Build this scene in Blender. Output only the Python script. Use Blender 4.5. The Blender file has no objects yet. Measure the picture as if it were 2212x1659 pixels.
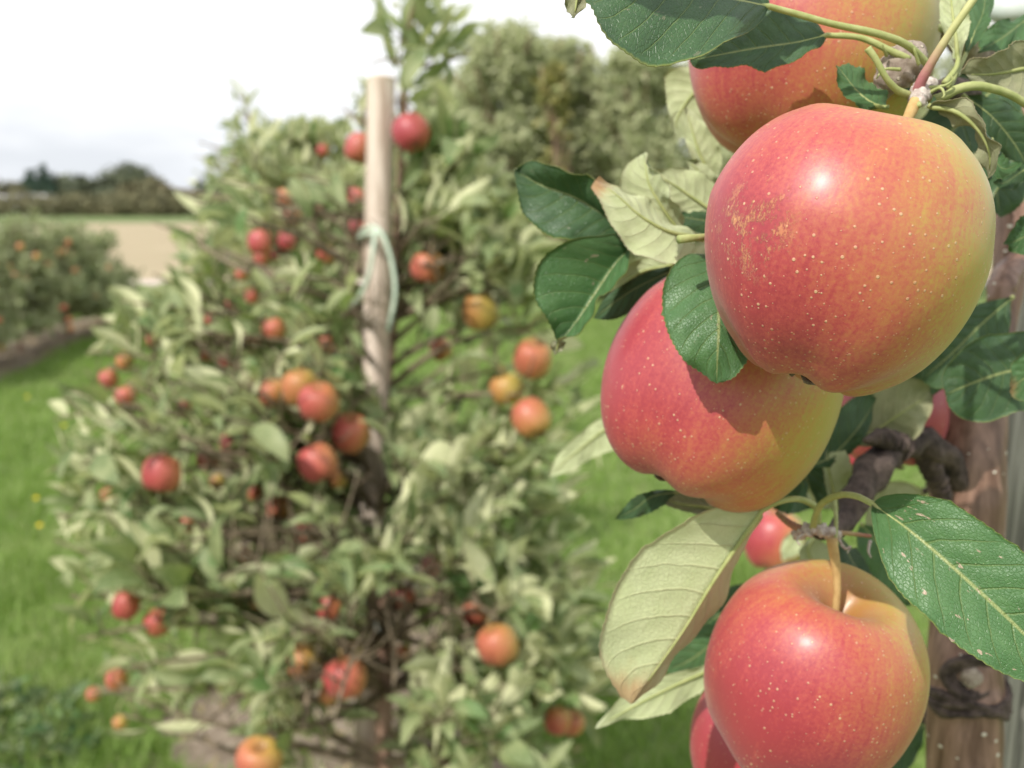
import bpy, math, random
import numpy as np
from mathutils import Vector, Matrix

R = math.radians
rng = np.random.default_rng(7)
random.seed(7)
SC = bpy.context.scene
COL = SC.collection

# ------------------------------------------------------------------ camera
CAM_H = 1.40
PITCH = R(10.2)
K = 1.02 / 2212.0                       # metres per reading unit at one metre
cd = bpy.data.cameras.new('camera')
cam = bpy.data.objects.new('camera', cd)
COL.objects.link(cam)
cam.location = (0, 0, CAM_H)
cam.rotation_euler = (R(90) - PITCH, 0, 0)
cd.sensor_width = 36.0
cd.lens = 36.0 / 1.02
cd.clip_start = 0.02
cd.clip_end = 2000
cd.dof.use_dof = True
cd.dof.focus_distance = 0.245
cd.dof.aperture_fstop = 14.5
SC.camera = cam

FW = np.array([0, math.cos(PITCH), -math.sin(PITCH)])
UP = np.array([0, math.sin(PITCH), math.cos(PITCH)])
RT = np.array([1.0, 0, 0])
CO = np.array([0, 0, CAM_H])


def P(x, y, d):
    """a place in the orchard, read as bearing, drop and distance from the camera stand"""
    return CO + RT * ((x - 1106) * K * d) + UP * ((829.5 - y) * K * d) + FW * d


def G(x, y, z=0.0):
    """the point of the ground under that bearing"""
    v = RT * ((x - 1106) * K) + UP * ((829.5 - y) * K) + FW
    t = (z - CAM_H) / v[2]
    return CO + v * t


def proj(p):
    q = np.asarray(p) - CO
    d = q @ FW
    return 1106 + (q @ RT) / d / K, 829.5 - (q @ UP) / d / K, d


def camdir(r, u, b):
    v = RT * r + UP * u - FW * b
    return v / np.linalg.norm(v)


def nz(v):
    v = np.asarray(v, float)
    return v / (np.linalg.norm(v) + 1e-12)


# ------------------------------------------------------------------ light
SUN = camdir(-.42, .64, .64)
sl = bpy.data.lights.new('sun', 'SUN')
sl.energy = 3.7
sl.angle = R(0.55)
sl.color = (1.0, .955, .88)
so = bpy.data.objects.new('sun', sl)
so.rotation_euler = Vector(SUN).to_track_quat('Z', 'Y').to_euler()
COL.objects.link(so)

W = bpy.data.worlds.new('World')
SC.world = W
W.use_nodes = True
wt = W.node_tree
wt.nodes.clear()
wo = wt.nodes.new('ShaderNodeOutputWorld')
bg = wt.nodes.new('ShaderNodeBackground')
bg.inputs['Strength'].default_value = 0.12
sky = wt.nodes.new('ShaderNodeTexSky')
sky.sky_type = 'NISHITA'
sky.sun_disc = False
sky.sun_elevation = math.asin(SUN[2])
sky.sun_rotation = math.atan2(SUN[0], SUN[1])
tc = wt.nodes.new('ShaderNodeTexCoord')
mp = wt.nodes.new('ShaderNodeMapping')
mp.inputs['Scale'].default_value = (1, 1, 3.2)
cn = wt.nodes.new('ShaderNodeTexNoise')
cn.inputs['Scale'].default_value = 1.7
cn.inputs['Detail'].default_value = 6
cn.inputs['Roughness'].default_value = .5
wt.links.new(tc.outputs['Generated'], mp.inputs[0])
wt.links.new(mp.outputs[0], cn.inputs['Vector'])
cr = wt.nodes.new('ShaderNodeValToRGB')
cr.color_ramp.elements[0].position = .44
cr.color_ramp.elements[0].color = (5.9, 6.15, 6.5, 1)
cr.color_ramp.elements[1].position = .60
cr.color_ramp.elements[1].color = (9.0, 9.1, 9.2, 1)
wt.links.new(cn.outputs['Fac'], cr.inputs[0])
mr = wt.nodes.new('ShaderNodeMapRange')
mr.inputs['From Min'].default_value = .25
mr.inputs['From Max'].default_value = .45
mr.inputs['To Min'].default_value = .82
mr.inputs['To Max'].default_value = 1.0
wt.links.new(cn.outputs['Fac'], mr.inputs[0])
mx = wt.nodes.new('ShaderNodeMixRGB')
wt.links.new(mr.outputs[0], mx.inputs[0])
wt.links.new(sky.outputs[0], mx.inputs[1])
wt.links.new(cr.outputs[0], mx.inputs[2])
wt.links.new(mx.outputs[0], bg.inputs['Color'])
wt.links.new(bg.outputs[0], wo.inputs[0])

SC.view_settings.view_transform = 'Standard'
SC.view_settings.look = 'None'
SC.view_settings.exposure = 0.25
SC.view_settings.gamma = 1.0
SC.view_settings.use_curve_mapping = False
SC.cycles.max_bounces = 6
SC.cycles.transmission_bounces = 3
SC.cycles.diffuse_bounces = 4
SC.cycles.glossy_bounces = 2
SC.cycles.use_denoising = True


# ------------------------------------------------------------------ materials
class NT:
    def __init__(s, name):
        s.m = bpy.data.materials.new(name)
        s.m.use_nodes = True
        s.t = s.m.node_tree
        s.t.nodes.clear()
        s.out = s.t.nodes.new('ShaderNodeOutputMaterial')

    def n(s, typ, **kw):
        nd = s.t.nodes.new(typ)
        for k, v in kw.items():
            setattr(nd, k, v)
        return nd

    def put(s, sock, v):
        if isinstance(v, bpy.types.NodeSocket):
            s.t.links.new(v, sock)
        elif isinstance(v, (tuple, list)) and sock.type == 'RGBA' and len(v) == 3:
            sock.default_value = (*v, 1)
        else:
            sock.default_value = v

    def math(s, op, a, b=None, c=None, clamp=False):
        nd = s.n('ShaderNodeMath', operation=op, use_clamp=clamp)
        s.put(nd.inputs[0], a)
        if b is not None:
            s.put(nd.inputs[1], b)
        if c is not None:
            s.put(nd.inputs[2], c)
        return nd.outputs[0]

    def vmath(s, op, a, b=None, out=0):
        nd = s.n('ShaderNodeVectorMath', operation=op)
        s.put(nd.inputs[0], a)
        if b is not None:
            s.put(nd.inputs['Scale'] if op == 'SCALE' else nd.inputs[1], b)
        return nd.outputs[out]

    def rng(s, v, a, b, c=0.0, d=1.0, smooth=True):
        nd = s.n('ShaderNodeMapRange')
        if smooth:
            nd.interpolation_type = 'SMOOTHSTEP'
        s.put(nd.inputs[0], v)
        for i, q in enumerate((a, b, c, d)):
            s.put(nd.inputs[i + 1], q)
        return nd.outputs[0]

    def mix(s, f, a, b, mode='MIX'):
        nd = s.n('ShaderNodeMixRGB', blend_type=mode)
        s.put(nd.inputs[0], f)
        s.put(nd.inputs[1], a)
        s.put(nd.inputs[2], b)
        return nd.outputs[0]

    def noise(s, vec, scale, detail=3, rough=.5, out=0, dist=0.0):
        nd = s.n('ShaderNodeTexNoise')
        if vec is not None:
            s.put(nd.inputs['Vector'], vec)
        nd.inputs['Scale'].default_value = scale
        nd.inputs['Detail'].default_value = detail
        nd.inputs['Roughness'].default_value = rough
        nd.inputs['Distortion'].default_value = dist
        return nd.outputs[out]

    def vor(s, vec, scale, feature='F1', out='Distance'):
        nd = s.n('ShaderNodeTexVoronoi', feature=feature)
        if vec is not None:
            s.put(nd.inputs['Vector'], vec)
        nd.inputs['Scale'].default_value = scale
        return nd.outputs[out]

    def ramp(s, f, stops):
        nd = s.n('ShaderNodeValToRGB')
        e = nd.color_ramp.elements
        while len(e) < len(stops):
            e.new(.5)
        for i, (p, c) in enumerate(stops):
            e[i].position = p
            e[i].color = (*c, 1)
        s.put(nd.inputs[0], f)
        return nd.outputs[0]

    def attr(s, name, out='Fac'):
        nd = s.n('ShaderNodeAttribute', attribute_type='OBJECT', attribute_name=name)
        return nd.outputs[out]

    def bump(s, h, dist, strength=1.0, nrm=None):
        nd = s.n('ShaderNodeBump')
        nd.inputs['Strength'].default_value = strength
        nd.inputs['Distance'].default_value = dist
        s.put(nd.inputs['Height'], h)
        if nrm is not None:
            s.put(nd.inputs['Normal'], nrm)
        return nd.outputs[0]

    def xyz(s, v):
        nd = s.n('ShaderNodeSeparateXYZ')
        s.put(nd.inputs[0], v)
        return nd.outputs[0], nd.outputs[1], nd.outputs[2]

    def comb(s, x, y, z):
        nd = s.n('ShaderNodeCombineXYZ')
        s.put(nd.inputs[0], x)
        s.put(nd.inputs[1], y)
        s.put(nd.inputs[2], z)
        return nd.outputs[0]

    def bsdf(s, color, rough=.6, normal=None, spec=.5, coat=0, coat_r=.1, sss=0, sssr=.004, sheen=0):
        nd = s.n('ShaderNodeBsdfPrincipled')
        s.put(nd.inputs['Base Color'], color)
        s.put(nd.inputs['Roughness'], rough)
        s.put(nd.inputs['Specular IOR Level'], spec)
        s.put(nd.inputs['Coat Weight'], coat)
        s.put(nd.inputs['Coat Roughness'], coat_r)
        if sss:
            nd.inputs['Subsurface Weight'].default_value = sss
            nd.inputs['Subsurface Scale'].default_value = sssr
            nd.inputs['Subsurface Radius'].default_value = (1, .35, .2)
        if sheen:
            nd.inputs['Sheen Weight'].default_value = sheen
            nd.inputs['Sheen Roughness'].default_value = .5
        if normal is not None:
            s.put(nd.inputs['Normal'], normal)
        return nd.outputs[0]

    def fin(s, sh):
        s.t.links.new(sh, s.out.inputs[0])
        return s.m


def apple_material(name, near):
    n = NT(name)
    tco = n.n('ShaderNodeTexCoord')
    ob = tco.outputs['Object']
    seed = n.attr('seed')
    pos = n.vmath('ADD', ob, n.comb(seed, n.math('MULTIPLY', seed, 1.7), 0.0))
    nr = n.vmath('NORMALIZE', ob)
    x, y, z = n.xyz(nr)
    b = n.vmath('DOT_PRODUCT', nr, n.attr('blush', 'Vector'), out=1)
    hl = n.math('SQRT', n.math('ADD', n.math('ADD', n.math('MULTIPLY', x, x), n.math('MULTIPLY', y, y)), .02))
    sv = n.comb(n.math('DIVIDE', x, hl), n.math('DIVIDE', y, hl), n.math('ADD', n.math('MULTIPLY', z, .12), seed))
    streak = n.noise(sv, 15.0, 5, .65)
    patch = n.noise(pos, 38, 3, .5)
    fine = n.noise(pos, 900, 3, .7)
    f = n.math('ADD', n.math('MULTIPLY', b, 1.2 if near else .6), n.math('MULTIPLY', n.math('SUBTRACT', streak, .5), 1.1))
    f = n.math('ADD', f, n.math('MULTIPLY', n.math('SUBTRACT', patch, .5), 1.0))
    f = n.math('ADD', f, n.math('MULTIPLY', n.math('SUBTRACT', fine, .5), 1.5))
    f = n.math('ADD', f, n.attr('red'))
    f = n.rng(f, -.85, 1.15, smooth=False)
    c = n.ramp(f, [(0, (.39, .32, .060)), (.22, (.45, .28, .060)), (.42, (.47, .178, .066)),
                   (.62, (.46, .112, .068)), (.82, (.41, .058, .061)), (1, (.335, .034, .050))])
    # reddish hollows at stem and calyx, colour darkened to offset sunlit glare
    pole = n.rng(n.math('ABSOLUTE', z), .86, .99)
    c = n.mix(n.math('MULTIPLY', pole, .75), c, (.31, .13, .038))
    h = fine
    if near:
        big0 = n.noise(pos, 55, 2, .5)
        # lenticels: corky breathing dots, finer and denser towards the calyx
        v1 = n.n('ShaderNodeTexVoronoi')
        n.put(v1.inputs['Vector'], pos)
        v1.inputs['Scale'].default_value = 570
        r1 = n.math('MULTIPLY', n.math('POWER', n.xyz(v1.outputs['Color'])[0], 1.3), .30)
        d1 = n.rng(v1.outputs['Distance'], n.math('MULTIPLY', r1, .55), r1, 1, 0)
        v2 = n.n('ShaderNodeTexVoronoi')
        n.put(v2.inputs['Vector'], pos)
        v2.inputs['Scale'].default_value = 700
        r2 = n.math('MULTIPLY', n.xyz(v2.outputs['Color'])[1], n.rng(z, -.1, -.8, .10, .30))
        d2 = n.rng(v2.outputs['Distance'], n.math('MULTIPLY', r2, .5), r2, .9, 0)
        dots = n.math('MAXIMUM', d1, d2)
        c = n.mix(n.math('MULTIPLY', dots, n.rng(big0, .3, .7, .35, .85)), c, (.62, .42, .24))
        # russet: ochre netting where the skin was rubbed
        rp = n.vmath('SUBTRACT', nr, n.attr('russet', 'Vector'))
        rd = n.vmath('LENGTH', rp, out=1)
        net = n.noise(n.vmath('MULTIPLY', ob, (1, 1, .5)), 1500, 5, .8)
        big = n.noise(pos, 170, 3, .6)
        th = n.math('ADD', net, n.math('MULTIPLY', n.math('SUBTRACT', big, .5), .9))
        th = n.math('SUBTRACT', th, n.math('MULTIPLY', rd, .30))
        rus = n.rng(th, .47, .60)
        rus = n.math('MULTIPLY', rus, n.rng(rd, .50, .12))
        c = n.mix(n.math('MULTIPLY', rus, .50), c, (.66, .36, .13))
        h = n.math('ADD', n.math('MULTIPLY', fine, .35), n.math('MULTIPLY', n.math('MAXIMUM', dots, rus), .8))
    bm = n.bump(n.math('ADD', h, n.math('MULTIPLY', n.noise(pos, 140, 2), 1.4)), .00018, .8)
    rough = n.math('ADD', .49, n.math('MULTIPLY', n.math('SUBTRACT', n.noise(pos, 60, 3), .5), .25))
    sh = n.bsdf(c, rough, bm, .52, .20, .27, sss=.10 if near else 0, sheen=.08)
    return n.fin(sh)


def leaf_material(name, side, near, cols, translucent=.22, veinamt=.55):
    """side: 'top' | 'under' | 'both' (both = one sheet, the underside told by facing)"""
    n = NT(name)
    uv = n.n('ShaderNodeUVMap').outputs[0]
    tco = n.n('ShaderNodeTexCoord')
    ob = tco.outputs['Object']
    u, v, _ = n.xyz(uv)
    a = n.math('ABSOLUTE', n.math('MULTIPLY', n.math('SUBTRACT', v, .5), 2.0))
    sgn = n.math('SIGN', n.math('SUBTRACT', v, .5))
    wob = n.math('MULTIPLY', n.math('SUBTRACT', n.noise(uv, 5, 2), .5), .035)
    s_ = n.math('SUBTRACT', u, n.math('MULTIPLY', n.math('POWER', a, 1.25), .20))
    s_ = n.math('ADD', s_, wob)
    s_ = n.math('ADD', n.math('MULTIPLY', s_, 8.5), n.math('MULTIPLY', sgn, .17))
    fr = n.math('ABSOLUTE', n.math('SUBTRACT', n.math('FRACT', s_), .5))
    vein = n.rng(fr, n.math('SUBTRACT', .075, n.math('MULTIPLY', a, .045)), 0.004, 0, 1)
    vein = n.math('MULTIPLY', vein, n.rng(a, 1.0, .75))
    mid = n.rng(a, .05, .012)
    ladder = n.rng(n.noise(uv, 70, 2, .5), .42, .6)
    net = n.n('ShaderNodeTexVoronoi', feature='DISTANCE_TO_EDGE')
    sc_uv = n.vmath('MULTIPLY', uv, (1.0, .55, 1.0))
    n.put(net.inputs['Vector'], sc_uv)
    net.inputs['Scale'].default_value = 62
    nets = n.rng(net.outputs['Distance'], .12, .0)
    tint = n.attr('tint')
    blot = n.noise(n.vmath('ADD', uv, n.comb(tint, tint, tint)), 6, 4, .6)
    top, top2, und, und2 = cols
    tcol = n.mix(n.rng(blot, .3, .7), top, top2)
    ucol = n.mix(n.rng(blot, .3, .7), und, und2)
    info = n.n('ShaderNodeObjectInfo')
    if near:
        tcol = n.mix(n.math('MULTIPLY', nets, .12), tcol, n.mix(.5, tcol, (.20, .28, .08)))
        tcol = n.mix(n.math('MULTIPLY', vein, veinamt * .8), tcol, (.22, .29, .09))
        tcol = n.mix(n.math('MULTIPLY', mid, .8), tcol, (.36, .40, .15))
        ucol = n.mix(n.math('MULTIPLY', nets, .30), ucol, (.50, .52, .30))
        ucol = n.mix(n.math('MULTIPLY', vein, veinamt), ucol, (.58, .58, .32))
        ucol = n.mix(n.math('MULTIPLY', mid, .9), ucol, (.62, .60, .34))
        # dry brown margin and old bite scars
        burn = n.attr('burn')
        edge = n.math('MULTIPLY', n.rng(n.math('ADD', a, n.math('MULTIPLY', n.noise(uv, 14, 3), .35)), 1.08, 1.26), n.rng(u, .45, .9))
        tipm = n.math('MULTIPLY', n.rng(n.math('ADD', u, n.math('MULTIPLY', n.noise(uv, 9, 3), .15)), .86, 1.04), 1.0)
        bf = n.math('MULTIPLY', n.math('MAXIMUM', n.math('MULTIPLY', edge, .55), tipm), burn)
        rimm = n.math('MULTIPLY', n.rng(a, .965, 1.0), .55)
        scar = n.math('MULTIPLY', n.rng(n.noise(n.vmath('ADD', uv, n.comb(tint, 0.0, tint)), 13, 3, .6), .655, .69), n.attr('scar'))
        tcol = n.mix(rimm, tcol, (.34, .36, .08))
        tcol = n.mix(bf, tcol, (.42, .22, .10))
        ucol = n.mix(n.math('MULTIPLY', rimm, .6), ucol, (.50, .34, .18))
        ucol = n.mix(bf, ucol, (.50, .28, .14))
        tcol = n.mix(scar, tcol, (.50, .38, .28))
    else:
        gp = n.n('ShaderNodeNewGeometry').outputs['Position']
        pale_sheen = n.rng(n.noise(gp, 13, 2), .42, .62)  # pale patches: sun sheen on leaf tops put into the colour
        tcol = n.mix(n.math('MULTIPLY', pale_sheen, .75), tcol, n.mix(.6, tcol, (.50, .52, .28)))
        bri = n.rng(n.noise(gp, 9, 2), .60, .66)
        tcol = n.mix(n.math('MULTIPLY', bri, .6), tcol, (.08, .20, .05))
    if side == 'top':
        col = tcol
        isu = 0.0
    elif side == 'under':
        col = ucol
        isu = 1.0
    else:
        gm = n.n('ShaderNodeNewGeometry')
        isu = gm.outputs['Backfacing']
        col = n.mix(isu, tcol, ucol)
    if near:
        hh = n.math('ADD', n.math('MULTIPLY', vein, -.9), n.math('MULTIPLY', nets, -.30))
        if side == 'under':
            hh = n.math('MULTIPLY', hh, -1.0)
        hh = n.math('ADD', hh, n.math('MULTIPLY', n.noise(uv, 60, 3, .6), .3 if side == 'under' else .5))
        nrm = n.bump(hh, .00045, .75)
    else:
        nrm = n.bump(n.noise(uv, 24, 2), .0012, .5)
    rough = .40 if side == 'top' else (.85 if side == 'under' else n.math('ADD', .45, n.math('MULTIPLY', isu, .35)))
    spec = .62 if side == 'top' else (.15 if side == 'under' else .32)
    pb = n.bsdf(col, rough, nrm, spec, sheen=.25 if side == 'under' else 0)
    tr = n.n('ShaderNodeBsdfTranslucent')
    n.put(tr.inputs['Color'], n.mix(.5, col, (.30, .42, .04)))
    ms = n.n('ShaderNodeMixShader')
    ms.inputs[0].default_value = translucent
    n.t.links.new(pb, ms.inputs[1])
    n.t.links.new(tr.outputs[0], ms.inputs[2])
    return n.fin(ms.outputs[0])


def simple(name, c1, c2, scale=40, rough=.8, bump=.0, detail=4, stretch=(1, 1, 1), spots=None, spec=.3):
    n = NT(name)
    ob = n.n('ShaderNodeTexCoord').outputs['Object']
    v = n.vmath('MULTIPLY', ob, stretch)
    f = n.noise(v, scale, detail, .6)
    c = n.mix(n.rng(f, .3, .7), c1, c2)
    h = f
    if spots:
        vo = n.n('ShaderNodeTexVoronoi')
        n.put(vo.inputs['Vector'], n.vmath('MULTIPLY', ob, spots[3] if len(spots) > 3 else (1, 1, 1)))
        vo.inputs['Scale'].default_value = spots[1]
        rr = n.math('MULTIPLY', n.xyz(vo.outputs['Color'])[0], spots[2])
        sm = n.rng(vo.outputs['Distance'], n.math('MULTIPLY', rr, .6), rr, 1, 0)
        c = n.mix(sm, c, spots[0])
        h = n.math('ADD', f, sm)
    nr = n.bump(h, bump, .9) if bump else None
    return n.fin(n.bsdf(c, rough, nr, spec))


M = {}
M['apple_near'] = apple_material('apple_skin', True)
M['apple_far'] = apple_material('apple_skin_plain', False)
DARK = ((.040, .095, .034), (.055, .125, .042), (.54, .60, .32), (.62, .67, .39))
BRI = ((.070, .170, .055), (.095, .205, .070), (.54, .60, .32), (.62, .67, .39))
OLI = ((.040, .095, .034), (.055, .125, .042), (.30, .31, .17), (.40, .39, .23))
M['top_dark'] = leaf_material('leaf_top_dark', 'top', True, DARK, .16)
M['top_bright'] = leaf_material('leaf_top_bright', 'top', True, BRI, .20)
M['under_pale'] = leaf_material('leaf_underside_pale', 'under', True, DARK, .18)
M['under_olive'] = leaf_material('leaf_underside_olive', 'under', True, OLI, .16)
MID = ((.15, .21, .085), (.26, .31, .15), (.66, .67, .40), (.78, .77, .50))  # leaf colours raised so they carry the veiling glare of the background
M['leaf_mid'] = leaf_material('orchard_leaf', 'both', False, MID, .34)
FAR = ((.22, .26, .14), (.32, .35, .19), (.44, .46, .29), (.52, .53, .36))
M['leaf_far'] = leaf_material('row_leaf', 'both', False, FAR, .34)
POP = ((.39, .42, .25), (.50, .50, .29), (.56, .58, .40), (.62, .62, .45))  # lightened well past real foliage, haze over the windbreak put into the colour
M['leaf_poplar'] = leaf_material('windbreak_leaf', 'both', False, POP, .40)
POY = ((.22, .20, .05), (.26, .22, .06), (.30, .28, .12), (.34, .30, .12))
M['leaf_yellow'] = leaf_material('yellowing_leaf', 'both', False, POY, .2)
M['petiole'] = simple('petiole_green', (.30, .34, .12), (.40, .42, .18), 300, .6, .0001)
M['petiole_red'] = simple('petiole_red', (.30, .10, .08), (.38, .30, .14), 60, .6, .0001)
M['apple_stem'] = simple('apple_stem', (.42, .26, .10), (.55, .38, .16), 200, .6, .0002)
M['calyx'] = simple('dry_calyx', (.10, .07, .05), (.22, .17, .13), 400, .9, .0003)
M['spur'] = simple('spur_bark', (.20, .15, .12), (.42, .35, .29), 240, .85, .0008, spots=((.55, .48, .38), 420, .35))
M['wool'] = simple('woolly_bud', (.36, .28, .25), (.62, .56, .50), 500, .95, .0006)
M['bark_young'] = simple('young_bark', (.115, .058, .038), (.31, .185, .135), 75, .42, .00025, 6, stretch=(2.6, 2.6, .22),
                         spots=((.66, .60, .50), 130, .26, (1, 1, 1.5)), spec=.5)
M['bark_dark'] = simple('gnarled_bark', (.028, .020, .018), (.13, .095, .080), 150, .85, .0022, 6)
M['bark_mid'] = simple('orchard_bark', (.20, .115, .08), (.40, .27, .20), 60, .8, .001, stretch=(1, 1, .3))
M['twig'] = simple('twig_bark', (.13, .105, .065), (.26, .20, .14), 80, .8)
M['stake_pale'] = simple('peeled_stake', (.44, .34, .27), (.78, .67, .58), 55, .8, .001, stretch=(1, 1, .08))
M['stake_end'] = simple('stake_end_grain', (.50, .40, .30), (.66, .55, .42), 90, .85)
M['stake_grey'] = simple('weathered_stake', (.10, .095, .082), (.46, .44, .39), 170, .9, .0016, 6, stretch=(1, 1, .035))
M['tie'] = simple('plastic_tie', (.46, .56, .44), (.58, .66, .54), 60, .45)
M['tie_white'] = simple('white_tie', (.46, .52, .48), (.56, .60, .56), 60, .45)


def ground_mat(name, cols, scale, bump, rough=.95):
    n = NT(name)
    ob = n.n('ShaderNodeTexCoord').outputs['Object']
    f1 = n.noise(ob, scale, 8, .65)
    f2 = n.noise(ob, scale * 9, 5, .7)
    c = n.mix(n.rng(f1, .3, .7), cols[0], cols[1])
    c = n.mix(n.rng(f2, .42, .72), c, cols[2])
    return n.fin(n.bsdf(c, rough, n.bump(n.math('ADD', f1, f2), bump, .8), .15))


M['lawn'] = ground_mat('orchard_turf', ((.12, .18, .05), (.16, .23, .065), (.22, .24, .10)), 1.3, .03)
M['soil'] = ground_mat('bare_soil', ((.17, .13, .095), (.28, .22, .165), (.36, .30, .23)), 3.0, .03)
M['field'] = ground_mat('stubble_field', ((.35, .28, .185), (.42, .34, .23), (.33, .30, .18)), .35, .03)
M['verge'] = ground_mat('verge_grass', ((.12, .17, .06), (.15, .20, .07), (.17, .20, .09)), .2, .03)
M['track'] = ground_mat('pale_track', ((.55, .46, .40), (.62, .53, .46), (.5, .42, .36)), 1.0, .01)


def blade_mat():
    n = NT('grass_blade')
    g = n.n('ShaderNodeTexCoord').outputs['Object']
    f = n.noise(g, 2.2, 4, .6)
    f2 = n.noise(g, 60, 2, .6)
    c = n.mix(n.rng(f, .35, .65), (.155, .25, .050), (.24, .35, .085))
    c = n.mix(n.rng(f2, .5, .8), c, (.30, .32, .12))
    c = n.mix(n.rng(n.noise(g, .9, 3), .52, .75, 0, .5), c, (.34, .33, .16))
    pb = n.bsdf(c, .6, None, .25)
    tr = n.n('ShaderNodeBsdfTranslucent')
    n.put(tr.inputs[0], (.22, .40, .04))
    ms = n.n('ShaderNodeMixShader')
    ms.inputs[0].default_value = .3
    n.t.links.new(pb, ms.inputs[1])
    n.t.links.new(tr.outputs[0], ms.inputs[2])
    return n.fin(ms.outputs[0])


M['blade'] = blade_mat()
M['far_green'] = simple('far_foliage', (.095, .115, .075), (.15, .165, .10), .8, .9)  # far greens here and below lightened, distance haze put into the colour
M['far_dark'] = simple('far_conifer', (.045, .085, .060), (.08, .12, .08), .9, .9)
M['far_olive'] = simple('hedge_foliage', (.13, .13, .07), (.22, .20, .11), .8, .9)
M['shed'] = simple('pale_shed_sheet', (.60, .58, .57), (.66, .63, .62), 1, .5)
M['shed_roof'] = simple('pale_shed_roof', (.62, .60, .62), (.68, .66, .67), 1, .5)
M['dandelion'] = simple('yellow_petals', (.80, .60, .02), (.85, .68, .05), 90, .7)


# ------------------------------------------------------------------ mesh helpers
def tag(o, label=None, cat=None, group=None, kind=None):
    if label: o['label'] = label
    if cat: o['category'] = cat
    if group: o['group'] = group
    if kind: o['kind'] = kind
    return o


def mesh(name, V, F, mats, uv=None, mi=None, smooth=True):
    me = bpy.data.meshes.new(name)
    V = np.asarray(V, np.float32)
    if isinstance(F, np.ndarray):
        k = F.shape[1]
        me.vertices.add(len(V))
        me.vertices.foreach_set('co', V.ravel())
        me.loops.add(F.size)
        me.loops.foreach_set('vertex_index', F.ravel().astype(np.int32))
        me.polygons.add(len(F))
        me.polygons.foreach_set('loop_start', np.arange(0, F.size, k, dtype=np.int32))
        me.polygons.foreach_set('loop_total', np.full(len(F), k, np.int32))
        me.update(calc_edges=True)
    else:
        me.from_pydata(V.tolist(), [], F)
        me.update()
    for m in mats:
        me.materials.append(m)
    if uv is not None:
        ul = me.uv_layers.new(name='UVMap')
        li = np.empty(len(me.loops), np.int32)
        me.loops.foreach_get('vertex_index', li)
        ul.data.foreach_set('uv', np.asarray(uv, np.float32)[li].ravel())
    if mi is not None:
        me.polygons.foreach_set('material_index', np.asarray(mi, np.int32))
    if smooth:
        me.polygons.foreach_set('use_smooth', np.ones(len(me.polygons), bool))
    me.validate(clean_customdata=False)
    return me


def obj(name, me, parent=None, loc=None, mat=None):
    o = bpy.data.objects.new(name, me)
    COL.objects.link(o)
    if parent is not None:
        o.parent = parent
    if mat is not None:
        o.matrix_basis = Matrix(mat)
    elif loc is not None:
        o.location = loc
    return o


def empty(name, loc):
    o = bpy.data.objects.new(name, None)
    o.location = loc
    o.empty_display_size = .05
    COL.objects.link(o)
    return o


def catmull(pts, n):
    pts = np.asarray(pts, float)
    if len(pts) == 2:
        t = np.linspace(0, 1, n)[:, None]
        return pts[0] * (1 - t) + pts[1] * t
    p = np.vstack([2 * pts[0] - pts[1], pts, 2 * pts[-1] - pts[-2]])
    out = []
    for i in range(1, len(p) - 2):
        t = np.linspace(0, 1, 24, endpoint=False)[:, None]
        a, b, c, d = p[i - 1], p[i], p[i + 1], p[i + 2]
        out.append(.5 * ((2 * b) + (-a + c) * t + (2 * a - 5 * b + 4 * c - d) * t ** 2 + (-a + 3 * b - 3 * c + d) * t ** 3))
    out = np.vstack(out + [pts[-1:]])
    L = np.r_[0, np.cumsum(np.linalg.norm(np.diff(out, axis=0), axis=1))]
    s = np.linspace(0, L[-1], n)
    return np.stack([np.interp(s, L, out[:, k]) for k in range(out.shape[1])], 1)


class MB:
    def __init__(s):
        s.V, s.F, s.n, s.mi = [], [], 0, []

    def add(s, V, F, mi=0):
        s.V.append(np.asarray(V, float))
        s.F += [tuple(int(i) + s.n for i in f) for f in F]
        s.mi += [mi] * len(F)
        s.n += len(V)

    def tube(s, pts, rad, seg=8, mi=0, rough=0.0, lump=0.0, seed=0, cap=True, res=None):
        pts = np.asarray(pts, float)
        if res:
            rr = np.asarray(rad if np.ndim(rad) else [rad] * len(pts), float)
            q = catmull(np.c_[pts, rr], res)
            pts, rad = q[:, :3], q[:, 3]
        n = len(pts)
        rad = np.broadcast_to(np.asarray(rad, float), (n,)) if np.ndim(rad) == 0 else np.asarray(rad)
        T = np.gradient(pts, axis=0)
        T /= np.linalg.norm(T, axis=1)[:, None] + 1e-12
        a = np.array([0, 0, 1.0]) if abs(T[0][2]) < .9 else np.array([1.0, 0, 0])
        N = nz(np.cross(T[0], a))
        V = []
        r_ = np.random.default_rng(seed + 11)
        ph = r_.uniform(0, 6.28, 6)
        for i in range(n):
            N = nz(N - T[i] * (N @ T[i]))
            B = np.cross(T[i], N)
            an = np.linspace(0, 2 * np.pi, seg, endpoint=False)
            rr = rad[i] * (1 + lump * (np.sin(2 * an + i * .55 + ph[0]) * .5 + np.sin(3 * an - i * .8 + ph[1]) * .4 + math.sin(i * .9 + ph[2]) * .5)
                           + rough * r_.normal(0, 1, seg))
            V.append(pts[i] + np.outer(np.cos(an) * rr, N) + np.outer(np.sin(an) * rr, B))
        V = np.vstack(V)
        F = []
        for i in range(n - 1):
            for j in range(seg):
                k = (j + 1) % seg
                F.append((i * seg + j, i * seg + k, (i + 1) * seg + k, (i + 1) * seg + j))
        if cap:
            F.append(tuple(range(seg))[::-1])
            F.append(tuple((n - 1) * seg + j for j in range(seg)))
        s.add(V, F, mi)
        return s

    def make(s, name, mats, parent=None, base=(0, 0, 0), smooth=True):
        me = mesh(name, np.vstack(s.V) - np.asarray(base), s.F, mats, mi=s.mi, smooth=smooth)
        return obj(name, me, parent)


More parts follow.
